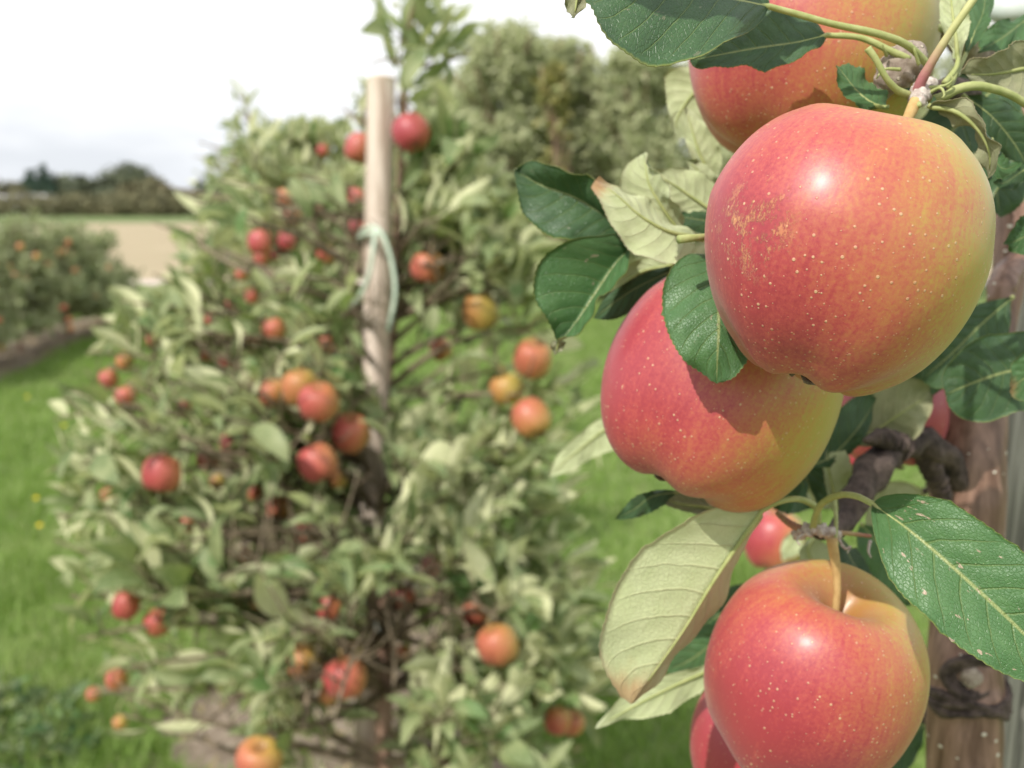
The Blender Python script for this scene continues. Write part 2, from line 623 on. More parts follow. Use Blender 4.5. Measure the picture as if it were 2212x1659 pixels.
# ------------------------------------------------------------------ ground
def sheet(name, pts, z, mat, sub=None):
    V = [(p[0], p[1], z) for p in pts]
    o = obj(name, mesh(name, V, [tuple(range(len(V)))], [mat], smooth=False))
    return tag(o, kind='structure')


sheet('ground', [(-600, -20), (600, -20), (600, 1200), (-600, 1200)], 0.0, M['lawn'])
ROWD = nz([-.284, 1, 0])
T1B = np.array([-.27, 1.92, 0])


def rowpt(t, side=0.0):
    perp = np.array([ROWD[1], -ROWD[0], 0])
    return T1B + ROWD * t + perp * side


def ragged(c0, c1, half, n, amp, seed):
    r_ = np.random.default_rng(seed)
    perp = nz([(c1 - c0)[1], -(c1 - c0)[0], 0])
    a = [c0 + (c1 - c0) * t + perp * (half + r_.normal(0, amp)) for t in np.linspace(0, 1, n)]
    b = [c0 + (c1 - c0) * t - perp * (half + r_.normal(0, amp)) for t in np.linspace(1, 0, n)]
    return a + b


sheet('soil_strip', ragged(rowpt(-2.6), rowpt(9), .50, 150, .085, 3), .004, M['soil'])
LA, LB = G(-330, 880), G(238, 700)
STRIP = [G(-420, 1010), G(-60, 850), G(60, 795), G(226, 716), G(222, 684), G(90, 700), G(-60, 742), G(-420, 830)]
sheet('soil_strip', STRIP, .004, M['soil'])
gy = G(0, 596)[1]
fy = G(0, 482)[1]
sheet('field', [(-160, gy - 1.0), (150, gy - 1.0), (150, fy + 8), (-160, fy - 6)], .004, M['field'])
sheet('verge', [(-200, fy - 6.2), (200, fy + 8.2), (200, fy + 60), (-200, fy + 50)], .008, M['verge'])
sheet('track', [(-40, gy - 2.3), (40, gy - 2.3), (40, gy - 1.1), (-40, gy - 1.1)], .008, M['track'])

# grass blades: uncountable, one object per alley
def grass(name, region, n, hmin, hmax, seed):
    r_ = np.random.default_rng(seed)
    C = region(r_, n)
    n = len(C)
    h = r_.uniform(hmin, hmax, n) * (.6 + .8 * (np.sin(C[:, 0] * 5 + 1) * np.sin(C[:, 1] * 3.1) * .5 + .5))
    a = r_.uniform(0, 2 * np.pi, n)
    w = r_.uniform(.0025, .005, n) * (1 + C[:, 1] * .12)
    lean = r_.uniform(.2, .9, n)
    d = np.stack([np.cos(a), np.sin(a)], 1)
    s = np.stack([-np.sin(a), np.cos(a)], 1)
    V = np.zeros((n, 5, 3))
    V[:, 0, :2] = C - s * w[:, None] / 2
    V[:, 1, :2] = C + s * w[:, None] / 2
    m = C + d * (lean * h * .3)[:, None]
    V[:, 2, :2] = m + s * w[:, None] * .4
    V[:, 3, :2] = m - s * w[:, None] * .4
    V[:, 2, 2] = V[:, 3, 2] = h * .6
    V[:, 4, :2] = C + d * (lean * h)[:, None]
    V[:, 4, 2] = h
    V[:, :2, 2] = -.004
    b = np.arange(n)[:, None] * 5
    F = np.concatenate([b + [0, 1, 2], b + [0, 2, 3], b + [3, 2, 4]], 0)
    o = obj(name, mesh(name, V.reshape(-1, 3), F, [M['blade']]))
    tag(o, 'short green mown grass between the orchard rows', 'grass', kind='stuff')
    return o


def reg_left(r_, n):
    y = 1.9 + (r_.uniform(0, 1, n) ** 1.7) * 11
    off = rowpt(0)[0] - .284 * (y - 1.92)
    x = off - .40 - r_.uniform(0, 1, n) ** 1.15 * (3.5 + y * .1) + .12 * np.sin(y * 7)
    # no blades on the bare strip
    poly = [(p[0], p[1]) for p in STRIP]
    ins = np.zeros(n, bool)
    xx, yy = x + r_.normal(0, .05, n), y + r_.normal(0, .08, n)
    for (x1, y1), (x2, y2) in zip(poly, poly[1:] + poly[:1]):
        cross = ((y1 > yy) != (y2 > yy)) & (xx < (x2 - x1) * (yy - y1) / (y2 - y1 + 1e-12) + x1)
        ins ^= cross
    return np.stack([x, y], 1)[~ins]


def reg_right(r_, n):
    y = 1.9 + (r_.uniform(0, 1, n) ** 1.5) * 12
    off = rowpt(0)[0] - .284 * (y - 1.92)
    x = off + .50 + r_.uniform(0, 1, n) * (1.7 + y * .55)
    return np.stack([x, y], 1)


grass('grass', reg_left, 75000, .035, .085, 1)
grass('grass', reg_right, 80000, .03, .075, 2)

# ------------------------------------------------------------------ leaves by the thousand (orchard trees)
def leaf_template(L=1.0, Wd=.40, curl=1.0, fold=.5, twist=.2, nu=7, nv=4):
    """one apple leaf along +x with petiole, adaxial side +z, of unit length"""
    us = np.linspace(0, 1, nu + 1)
    V, UV = [], []
    ang = 0.0
    x = z = 0.0
    prev = 0.0
    for i, u in enumerate(us):
        ds = L * (u - prev)
        prev = u
        ang = -curl * (u ** 1.3)
        x += ds * math.cos(ang)
        z += ds * math.sin(ang)
        w = Wd * .5 * (math.sin(math.pi * min(1, u ** .78)) ** .85) * (1.0 if u < .98 else 0.3)
        if i == 0:
            w = .008
        for j in range(nv + 1):
            t = (j / nv) * 2 - 1
            f = fold * (1 - .4 * u)
            yy = t * w * math.cos(f)
            zz = abs(t) ** 1.2 * w * math.sin(f) + math.sin(u * 9 + t * 2) * .012 * abs(t)
            tw = twist * u
            y2, z2 = yy * math.cos(tw) - zz * math.sin(tw), yy * math.sin(tw) + zz * math.cos(tw)
            V.append((x - math.sin(ang) * z2 * 1.0, y2, z + z2 * math.cos(ang)))
            UV.append((u, j / nv))
    F = []
    for i in range(nu):
        for j in range(nv):
            a = i * (nv + 1) + j
            F.append((a, a + nv + 1, a + nv + 2, a + 1))
    # short petiole
    k = len(V)
    V += [(-.22, .008, -.03), (-.22, -.008, -.03), (0, .012, 0), (0, -.012, 0)]
    UV += [(0, .5)] * 4
    F.append((k, k + 1, k + 3, k + 2))
    return np.array(V), np.array(F), np.array(UV)


TMPL = [leaf_template(1, w, c, f, t) for w, c, f, t in
        [(.36, .4, .65, .1), (.31, .9, .7, -.3), (.40, .7, .45, .3), (.29, 1.2, .6, .2), (.38, .2, .85, -.2), (.31, .6, .9, .4), (.42, 1.0, .35, -.1), (.34, 1.6, .55, .3), (.46, .5, .25, .2), (.27, .1, .8, 0)]]


TMPLOW = [leaf_template(1, w, c, f, t, 4, 2) for w, c, f, t in [(.36, .4, .65, .1), (.31, .9, .7, -.3), (.40, .7, .45, .3), (.29, 1.2, .6, .2), (.42, 1.0, .35, -.1)]]


def frames(D, Nn):
    D = D / (np.linalg.norm(D, axis=1)[:, None] + 1e-9)
    Y = np.cross(Nn, D)
    Y /= np.linalg.norm(Y, axis=1)[:, None] + 1e-9
    Z = np.cross(D, Y)
    return np.stack([D, Y, Z], 2)       # columns


AX = [0.0, 0.0]


def leaves_on(points, dirs, r_, size, spacing, spread=.75, keep_up=.5):
    """leaves along a shoot polyline: position, direction, normal, size"""
    P_, D_, N_, S_ = [], [], [], []
    L = np.r_[0, np.cumsum(np.linalg.norm(np.diff(points, axis=0), axis=1))]
    s = r_.uniform(.3, 1) * spacing
    az = r_.uniform(0, 6.28)
    while s < L[-1]:
        p = np.array([np.interp(s, L, points[:, k]) for k in range(3)])
        i = min(np.searchsorted(L, s), len(points) - 1)
        t = nz(points[i] - points[i - 1])
        a = nz(np.cross(t, [.3, .2, 1.0]))
        b = np.cross(t, a)
        az += 2.4 + r_.normal(0, .3)
        pd = a * math.cos(az) + b * math.sin(az)
        up = np.array([0, 0, 1.0])
        d = nz(t * r_.uniform(.25, .8) + pd * spread + up * r_.uniform(-.15, .45) * keep_up + r_.normal(0, .18, 3))
        ow = nz(np.array([p[0] - AX[0], p[1] - AX[1], 0.0]))
        if r_.uniform() < .66:
            nn = nz(-ow * .8 + up * .25 - SUN * .7 + r_.normal(0, .3, 3))
            d = nz(d + up * .45 + ow * .25)
        else:
            nn = nz(t * .5 + up * .6 + SUN * .5 - pd * .3 + r_.normal(0, .35, 3))
        P_.append(p); D_.append(d); N_.append(nn)
        S_.append(size * r_.uniform(.5, 1.28))
        s += spacing * r_.uniform(.5, 1.5)
    # terminal leaf
    P_.append(points[-1]); D_.append(nz(points[-1] - points[-2] + r_.normal(0, .01, 3))); N_.append(nz(np.array([0, -.3, 1]) + r_.normal(0, .4, 3)))
    S_.append(size * r_.uniform(.5, .9))
    return P_, D_, N_, S_


def build_leaves(tree, base, Pp, Dd, Nn, Ss, mat, n_parts, r_, name='leaf', templ=TMPL):
    """the nearest in view as parts of their own, the rest one part"""
    Pp, Dd, Nn, Ss = map(np.array, (Pp, Dd, Nn, Ss))
    n = len(Pp)
    kind = r_.integers(0, len(templ), n)
    Fm = frames(Dd, Nn)
    px, py, dd = proj_many(Pp)
    inview = (px > -20) & (px < 2240) & (py > -20) & (py < 1690) & (dd > .1)
    order = np.argsort(np.where(inview, dd, 1e6))
    parts = order[:n_parts]
    meshes = [mesh('leaf', t[0], t[1], [mat], uv=t[2]) for t in templ] if n_parts else None
    for i in parts:
        Mx = np.eye(4)
        Mx[:3, :3] = Fm[i] * Ss[i]
        Mx[:3, 3] = Pp[i] + Fm[i][:, 0] * Ss[i] * .22 - base
        obj(name, meshes[kind[i]], tree, mat=Mx)
    rest = order[n_parts:]
    VV, FF, UU = [], [], []
    off = 0
    for k, t in enumerate(templ):
        ids = rest[kind[rest] == k]
        if not len(ids):
            continue
        A = Fm[ids] * Ss[ids][:, None, None]
        V = np.einsum('nij,vj->nvi', A, t[0]) + (Pp[ids] + Fm[ids][:, :, 0] * Ss[ids][:, None] * .22 - base)[:, None, :]
        F = t[1][None] + (np.arange(len(ids)) * len(t[0]))[:, None, None] + off
        VV.append(V.reshape(-1, 3)); FF.append(F.reshape(-1, 4)); UU.append(np.tile(t[2], (len(ids), 1)))
        off += V.shape[0] * V.shape[1]
    if VV:
        o = obj('foliage', mesh('foliage', np.vstack(VV), np.vstack(FF), [mat], uv=np.vstack(UU)), tree)
        o['kind'] = 'stuff'
    return n


def proj_many(Q):
    q = Q - CO
    d = q @ FW
    d = np.where(np.abs(d) < 1e-6, 1e-6, d)
    return 1106 + (q @ RT) / d / K, 829.5 - (q @ UP) / d / K, d


# ------------------------------------------------------------------ apples
PROF = [(0, .60), (.035, .60), (.075, .63), (.13, .70), (.21, .79), (.32, .865), (.45, .895), (.60, .86), (.76, .74), (.89, .55), (.97, .30),
        (1.0, .05), (.985, -.20), (.93, -.42), (.84, -.62), (.72, -.77), (.58, -.87), (.45, -.915), (.34, -.92), (.25, -.88), (.17, -.82), (.09, -.78), (0, -.77)]


def apple_mesh(name, r, hs=1.0, seg=72, prof_n=64, lobes=.035, seed=0, mat=None, squash=(1, 1), lean=(0, 0), taper=0.0, rnd=0.0):
    r_ = np.random.default_rng(seed)
    pr = catmull(np.array(PROF), prof_n)
    pr[0, 0] = pr[-1, 0] = 0
    V = []
    ph, p2, p3 = r_.uniform(0, 6.28, 3)
    an = np.linspace(0, 2 * np.pi, seg, endpoint=False)
    for (q, z) in pr:
        if rnd and q > .3:
            z = z + (math.copysign(.93 * math.sqrt(max(0, 1 - q * q)), z) - z) * rnd * min(1, (q - .3) / .3)
        low = max(0, min(1, (-z + .1) / .9))
        hi = max(0, min(1, (z - .3) / .6))
        q_ = q * (1 - taper * low)
        m = 1 + lobes * low * np.cos(5 * an + ph) + .02 * hi * np.cos(3 * an + p2) + .015 * np.cos(2 * an + p3)
        zz = z + lobes * .9 * low * low * np.cos(5 * an + ph) * min(1, q * 3) * -1 + .03 * hi * np.cos(2 * an + p2) * min(1, q * 3)
        X = q_ * m * np.cos(an) * squash[0] + lean[0] * low
        Y = q_ * m * np.sin(an) * squash[1] + lean[1] * low
        V.append(np.stack([X * r, Y * r, zz * r * hs], 1))
    n = len(pr)
    V = np.vstack(V)
    i, j = np.meshgrid(np.arange(n - 1), np.arange(seg), indexing='ij')
    k = (j + 1) % seg
    F = np.stack([i * seg + j, (i + 1) * seg + j, (i + 1) * seg + k, i * seg + k], 2).reshape(-1, 4)
    return mesh(name, V, F, [mat])


def frame_z(axis, ref=None):
    z = nz(axis)
    x = nz(np.cross([0, 1.0, 0.2] if ref is None else ref, z))
    y = np.cross(z, x)
    Mx = np.eye(4)
    Mx[:3, 0], Mx[:3, 1], Mx[:3, 2] = x, y, z
    return Mx


APPLES = []      # (centre, radius) kept clear of leaves


def setup_apple(o, Mx, red, blushdir, seed, russet=(9, 9, 9)):
    Rm = Mx[:3, :3]
    b = Rm.T @ nz(blushdir)
    o['blush'] = [float(v) for v in b]
    o['red'] = float(red)
    o['seed'] = float(seed)
    q = Rm.T @ nz(russet) if russet[0] != 9 else np.array([9., 9, 9])
    o['russet'] = [float(v) for v in q]


def near_apple(label, x, y, d, rp, axis, red, blush, seed, stem_to=None, russet=(9, 9, 9), hs=1.0, lobes=.035, **kw):
    c = P(x, y, d)
    r = rp * K * d
    Mx = frame_z(axis)
    Mx[:3, 3] = c
    o = obj('apple', apple_mesh('apple', r, hs, 104, 88, lobes, seed, M['apple_near'], **kw), mat=Mx)
    tag(o, label, 'apple', 'apples hanging on the near tree')
    setup_apple(o, Mx, red, blush, seed * .37, russet)
    APPLES.append((c, r * 1.02))
    # dried calyx star in the lower hollow
    b = MB()
    r_ = np.random.default_rng(seed)
    for k in range(5):
        a = k * 1.2566 + r_.normal(0, .15)
        dv = np.array([math.cos(a), math.sin(a), 0])
        base = np.array([0, 0, -.775 * r * hs]) + dv * .0015
        pts = [base, base + dv * .0022 + [0, 0, -.0028], base + dv * .0042 + [0, 0, -.0055], base + dv * (.0075 + r_.normal(0, .0008)) + [0, 0, -.0056]]
        b.tube(pts, [.0012, .0013, .0009, .0002], 5, res=8, rough=.08, seed=k)
    b.tube([(0, 0, -.74 * r * hs), (0, 0, -.79 * r * hs)], [.0022, .0012], 8, res=4)
    b.make('calyx', [M['calyx']], o)
    # stem
    top = np.array([0, 0, .595 * r * hs])
    if stem_to is None:
        end = top + np.array([.002, .001, .5 * r])
    else:
        end = np.linalg.inv(Mx)[:3] @ np.r_[stem_to, 1]
    mid = (top + end) / 2 + np.array([.0012, -.0008, 0])
    b = MB().tube([top, mid, end], [.0013, .00125, .0019], 12, res=16, lump=.05)
    b.make('stem', [M['apple_stem']], o)
    return o


BL = camdir(-.72, .25, .45)
H1 = P(1985, 206, .283)      # upper spur
H2 = P(1752, 1142, .335)     # lower spur

near_apple('largest apple in front, pink and yellow with an ochre russet patch', 1813, 538, .262, 302, camdir(.30, .94, .13), -.06, camdir(-.88, -.08, .30), 3,
           stem_to=H1, russet=camdir(-.80, .06, .62) , hs=1.04, lobes=.030, lean=(.05, -.03), taper=.07, rnd=.5)
near_apple('red and orange apple partly covered by a leaf, below the largest apple', 1552, 838, .335, 250, camdir(.42, .90, .01), .14, camdir(-.95, .1, .05), 8,
           stem_to=P(1640, 560, .35), hs=1.0, lobes=.03)
near_apple('pink and yellow apple behind the stems, above the largest apple', 1748, 100, .345, 256, camdir(.2, .96, .1), -.30, camdir(-.9, .15, .35), 12,
           stem_to=P(1830, -160, .34), hs=1.0)
near_apple('orange red apple hanging from a thick stem at the bottom', 1756, 1460, .335, 231, camdir(.20, .88, .37), .10, camdir(-.75, -.25, .5), 21,
           stem_to=P(1797, 1164, .325), hs=1.03, lobes=.03, taper=.03)
near_apple('dull red apple half hidden behind the bottom apple', 1650, 1610, .415, 156, camdir(.1, .97, .1), .35, camdir(-.8, .2, .4), 30,
           stem_to=P(1700, 1400, .43))
near_apple('shaded red apple peeping out between a leaf and the trunk', 1922, 890, .452, 118, camdir(.1, .97, -.1), .85, camdir(.2, .3, .6), 33,
           stem_to=P(1940, 760, .44))
near_apple('small blurred red and yellow apple behind the lower spur', 1672, 1165, .85, 66, camdir(.1, .97, .1), .0, camdir(-.9, .2, .2), 36)
near_apple('small dark red apple in the gap left of the gnarled branch', 1858, 985, .60, 40, camdir(.1, .97, .1), .7, camdir(-.3, .2, .6), 39)

# shared meshes for the apples further off
FARM = [apple_mesh('apple', 1.0, h, 24, 22, .03, s, M['apple_far']) for h, s in ((.96, 1), (1.02, 2), (.9, 3), (1.06, 5))]
_b = MB().tube([(0, 0, .6), (.04, .02, .95), (.02, 0, 1.3)], [.035, .03, .05], 6, res=6)
STEMM = mesh('stem', np.vstack(_b.V), _b.F, [M['apple_stem']])
_b = MB().tube([(0, 0, -.76), (0, 0, -.86)], [.09, .13], 6)
CALM = mesh('calyx', np.vstack(_b.V), _b.F, [M['calyx']])


def far_apple(x, y, dia, d, red, label, group, k=0, stem=True, yel=False, at=None, r=None):
    c = P(x, y, d) if at is None else at
    r = dia / 2 * K * d if r is None else r
    r_ = np.random.default_rng(int(abs(x) * 7 + abs(y)))
    Mx = frame_z(nz(np.array([r_.normal(0, .3), r_.normal(0, .3), 1])), np.array([math.cos(x), math.sin(x), .1]))
    L = Mx.copy()
    L[:3, :3] *= r
    L[:3, 3] = c
    o = obj('apple', FARM[k % 4], mat=L)
    tag(o, label, 'apple', group)
    setup_apple(o, Mx, red, nz(np.array([-.7, -.5, .15]) + r_.normal(0, .25, 3)), r_.uniform(0, 5))
    if stem:
        obj('stem', STEMM, o)
        obj('calyx', CALM, o)
    APPLES.append((c, r * 1.05))
    return c + np.array([0, 0, r * 1.25])


# ------------------------------------------------------------------ middle tree (second in the row)
GM = 'apples on the staked tree in the middle'
# x, y, diameter, distance, redness, label
MIDAP = [
    (888, 286, 82, 1.80, .95, 'deep red apple just right of the stake near its top'),
    (778, 320, 66, 1.95, .45, 'red apple half hidden left of the stake near its top'),
    (925, 578, 76, 1.85, .15, 'red and yellow apple right of the stake below the loose tie'),
    (1040, 672, 80, 1.85, -.45, 'orange apple with a pale leaf across its front'),
    (953, 755, 45, 2.1, -.05, 'small orange apple alone between stake and the three hanging apples'),
    (1150, 775, 84, 1.80, -.05, 'uppermost of the three apples hanging over the grass alley'),
    (1095, 840, 76, 1.84, -.55, 'yellow apple, left of the three hanging over the grass alley'),
    (1147, 903, 84, 1.80, -.02, 'lowest of the three apples hanging over the grass alley'),
    (590, 850, 62, 1.78, .2, 'orange apple at the left end of the cluster left of the stake foot'),
    (648, 838, 80, 1.74, -.35, 'yellow orange apple in the middle of the cluster left of the stake foot'),
    (688, 868, 90, 1.66, .45, 'red apple in front in the cluster left of the stake foot'),
    (758, 936, 82, 1.72, .5, 'red apple with a leaf over it, just below the lower end of the bare stake'),
    (686, 1000, 86, 1.66, .75, 'shining red apple below the cluster of three'),
    (350, 1022, 82, 1.66, .7, 'large red apple on the left flank of the middle tree'),
    (451, 993, 48, 2.0, .5, 'small red apple beside the large one on the left flank'),
    (502, 960, 47, 2.0, .7, 'small round red apple a little above the left flank pair'),
    (470, 1040, 30, 2.1, -.5, 'tiny yellow apple under the left flank pair'),
    (602, 1097, 50, 1.95, .35, 'orange red apple above the bent twig left of the trunk'),
    (659, 1152, 46, 1.9, .6, 'small red apple right of the bent twig, left of the trunk'),
    (272, 1307, 60, 1.75, .65, 'red apple low on the left edge of the middle tree'),
    (342, 1344, 54, 1.75, .5, 'red apple under a leaf, just right of the low left edge one'),
    (560, 1305, 32, 2.0, -.7, 'tiny yellow apple between low leaves of the middle tree'),
    (873, 1290, 50, 1.85, .65, 'small red apple just right of the lower trunk'),
    (1027, 1322, 52, 1.9, .4, 'red apple behind the low right branch'),
    (1075, 1393, 92, 1.62, .0, 'large orange apple hanging low on the right'),
    (655, 1430, 70, 1.65, -.15, 'yellow orange apple beside the hanging bare twig'),
    (745, 1465, 96, 1.58, .5, 'large red apple with a leaf in front, low left of the trunk'),
    (1205, 1556, 52, 1.75, .15, 'orange apple low right, left one of a touching pair'),
    (1237, 1562, 48, 1.8, .0, 'orange apple low right, right one of a touching pair'),
    (253, 1468, 42, 1.9, .2, 'small orange apple lowest on the left side'),
    (560, 1640, 100, 1.5, .3, 'red orange apple at the bottom edge under long leaves'),
    (715, 1312, 62, 1.85, .6, 'pinkish red apple veiled by leaves left of the lower trunk'),
    (592, 712, 46, 1.85, .2, 'orange apple on the bough left of the stake'),
    (235, 818, 34, 1.9, .5, 'small red apple near the upper left edge of the middle tree'),
    (272, 855, 42, 1.85, .3, 'orange red apple near the upper left edge beside a bright green leaf'),
    (930, 1222, 34, 2.1, .8, 'dark red apple deep in shade right of the trunk'),
    (490, 787, 36, 2.0, .4, 'small red apple above the left cluster, farther left'),
    (445, 772, 26, 2.1, .4, 'tiny red apple left of the small one above the cluster'),
    (775, 495, 46, 2.1, .7, 'red apple half behind the stake where the tie crosses'),
    (410, 1130, 30, 2.2, .2, 'small orange apple beside the left twig'),
    (260, 1560, 26, 2.0, -.3, 'tiny orange apple near the soil at lower left'),
    (398, 880, 26, 2.2, .6, 'tiny red apple deep in the leaves at left'),
    (640, 1275, 28, 2.2, .5, 'tiny red apple deep in the leaves beside the lower trunk'),
    (270, 780, 30, 1.95, -.35, 'small yellowish apple above the two at the upper left edge'),
    (707, 742, 34, 1.9, -.1, 'small orange apple between yellow leaves left of the stake'),
    (234, 1070, 26, 1.95, .35, 'tiny red apple on the far left under the large red one'),
    (202, 1500, 26, 1.9, .1, 'tiny orange apple at far lower left beside the grass'),
    (733, 1033, 34, 1.8, -.1, 'small orange apple right of the shining red one'),
    (552, 1065, 30, 2.0, .1, 'small dull orange apple above the bent twig, farther left'),
    (765, 1404, 30, 1.75, -.55, 'small yellow apple touching the trunk low down'),
    (871, 1410, 30, 1.85, -.05, 'small orange apple right of the trunk under the low branch'),
    (711, 1500, 36, 1.62, -.4, 'yellow orange apple under the big low red one'),
    (531, 1203, 28, 2.0, .15, 'tiny dull apple under the bent twig'),
    (635, 470, 30, 2.0, .2, 'small orange apple in the top leaves left of the stake'),
    (330, 735, 26, 2.0, .1, 'tiny orange apple among pale leaves at upper left'),
    (548, 742, 28, 2.0, .2, 'tiny orange apple beside the one on the bough'),
    (705, 1430, 34, 1.9, .3, 'partly hidden orange apple between the two low left ones'),
]
tops = []
for i, (x, y, s, d, rd, lb) in enumerate(MIDAP):
    tops.append(far_apple(x, y, s * (1.22 if s < 40 else 1.12 if s < 56 else 1.0), d, rd * .8 - .22, lb, GM, i))

GB = 'apples on the trees behind the middle tree'
BACKAP = [
    (618, 425, 34, 3.1, .15, 'orange apple high on the tree behind, left of the stake top half'),
    (625, 455, 22, 3.3, .6, 'small red apple just under the high orange one behind'),
    (562, 523, 46, 3.0, .55, 'red apple on the tree behind, left one of the pair level with the tie'),
    (620, 520, 36, 3.0, .85, 'deep red apple on the tree behind, right one of the pair level with the tie'),
    (565, 558, 30, 3.1, .35, 'orange apple just below the left one of the red pair behind'),
    (597, 550, 26, 3.2, .7, 'small red apple tucked between the red pair behind'),
    (545, 640, 28, 3.2, .3, 'small orange apple on the tree behind above the long bough'),
    (522, 592, 24, 3.1, .5, 'small red apple behind the long bough end'),
    (770, 425, 30, 3.0, .6, 'red apple behind, close to the left side of the stake'),
    (705, 550, 36, 3.1, .2, 'dull orange apple between the rear stake and the front stake'),
    (697, 325, 22, 3.2, .7, 'small red apple high behind, left of the stake top'),
    (758, 418, 22, 3.3, .4, 'small orange red apple behind near the stake'),
    (690, 462, 22, 3.3, .3, 'tiny orange apple behind above the rear stake'),
    (455, 690, 22, 3.4, .4, 'tiny orange apple on the left side of the tree behind'),
    (500, 655, 20, 3.4, .4, 'tiny apple on the left side of the tree behind, right of another'),
]
tops2 = [far_apple(x, y, s * 1.15, d, rd * .8 - .15, lb, GB, i + 1) for i, (x, y, s, d, rd, lb) in enumerate(BACKAP)]

# windows kept open through the leaves: (x0, y0, x1, y1, nearer than)
WINDOWS = [(782, 160, 862, 840, 2.0), (765, 950, 840, 1125, 1.95), (790, 1280, 858, 1530, 1.95), (805, 1530, 850, 1660, 1.95), (850, 1308, 1065, 1392, 1.9),
           (640, 1400, 725, 1585, 1.75), (470, 1135, 620, 1205, 1.75), (860, 540, 1010, 575, 1.85)]


SUNPTS = [(P(830, y, 1.92), .035) for y in (1290, 1330, 1370, 1410, 1460, 1540, 1590, 1640)] + [(P(812, y, 1.9), .03) for y in range(980, 1130, 30)] + \
    [(P(820, y, 1.88), .055) for y in range(200, 840, 40)] + [(P(x, 1335, 1.82), .05) for x in (900, 950, 1000)]
LEFT_EDGE = ([300, 430, 480, 560, 610, 640, 700, 760, 850, 900, 1660], [480, 345, 355, 400, 300, 245, 190, 188, 118, 104, 104])


def clear(Pp, Dd, Nn, Ss, occl=True, frac=.92, sky_cut=None):
    Pp, Dd, Nn, Ss = map(np.array, (Pp, Dd, Nn, Ss))
    mid = Pp + Dd * Ss[:, None] * .6
    tip = Pp + Dd * Ss[:, None] * 1.1
    keep = np.ones(len(Pp), bool)
    for c, r in APPLES:
        for q in (mid, tip, Pp):
            keep &= np.linalg.norm(q - c, axis=1) > r * 1.0
        if occl:
            ax, ay, ad = proj(c)
            rp = r / ad / K
            if rp < 9:
                continue
            rel = mid - c
            along = rel @ SUN
            off = np.linalg.norm(rel - along[:, None] * SUN, axis=1)
            keep &= ~((along > 0) & (along < .45) & (off < r * .95))
            for q in (Pp, Pp + Dd * Ss[:, None] * .35, mid, Pp + Dd * Ss[:, None] * .85, tip):
                x, y, d = proj_many(q)
                keep &= ~((np.hypot(x - ax, y - ay) < rp * frac + 9) & (d < ad))
    for q0, rad_ in SUNPTS:
        rel = mid - q0
        al = rel @ SUN
        keep &= ~((al > 0) & (al < .5) & (np.linalg.norm(rel - al[:, None] * SUN, axis=1) < rad_))
    for x0, y0, x1, y1, dm in WINDOWS:
        for q in (Pp, mid, tip):
            x, y, d = proj_many(q)
            keep &= ~((x > x0) & (x < x1) & (y > y0) & (y < y1) & (d < dm))
    if sky_cut is not None:
        for q in (Pp, mid, tip):
            x, y, d = proj_many(q)
            keep &= ~(x < np.interp(y, *LEFT_EDGE))
        x, y, d = proj_many(mid)
        keep &= ~sky_cut(x, y)
    return Pp[keep], Dd[keep], Nn[keep], Ss[keep]


def bezier(a, b, c, n):
    t = np.linspace(0, 1, n)[:, None]
    return a * (1 - t) ** 2 + 2 * b * t * (1 - t) + c * t ** 2


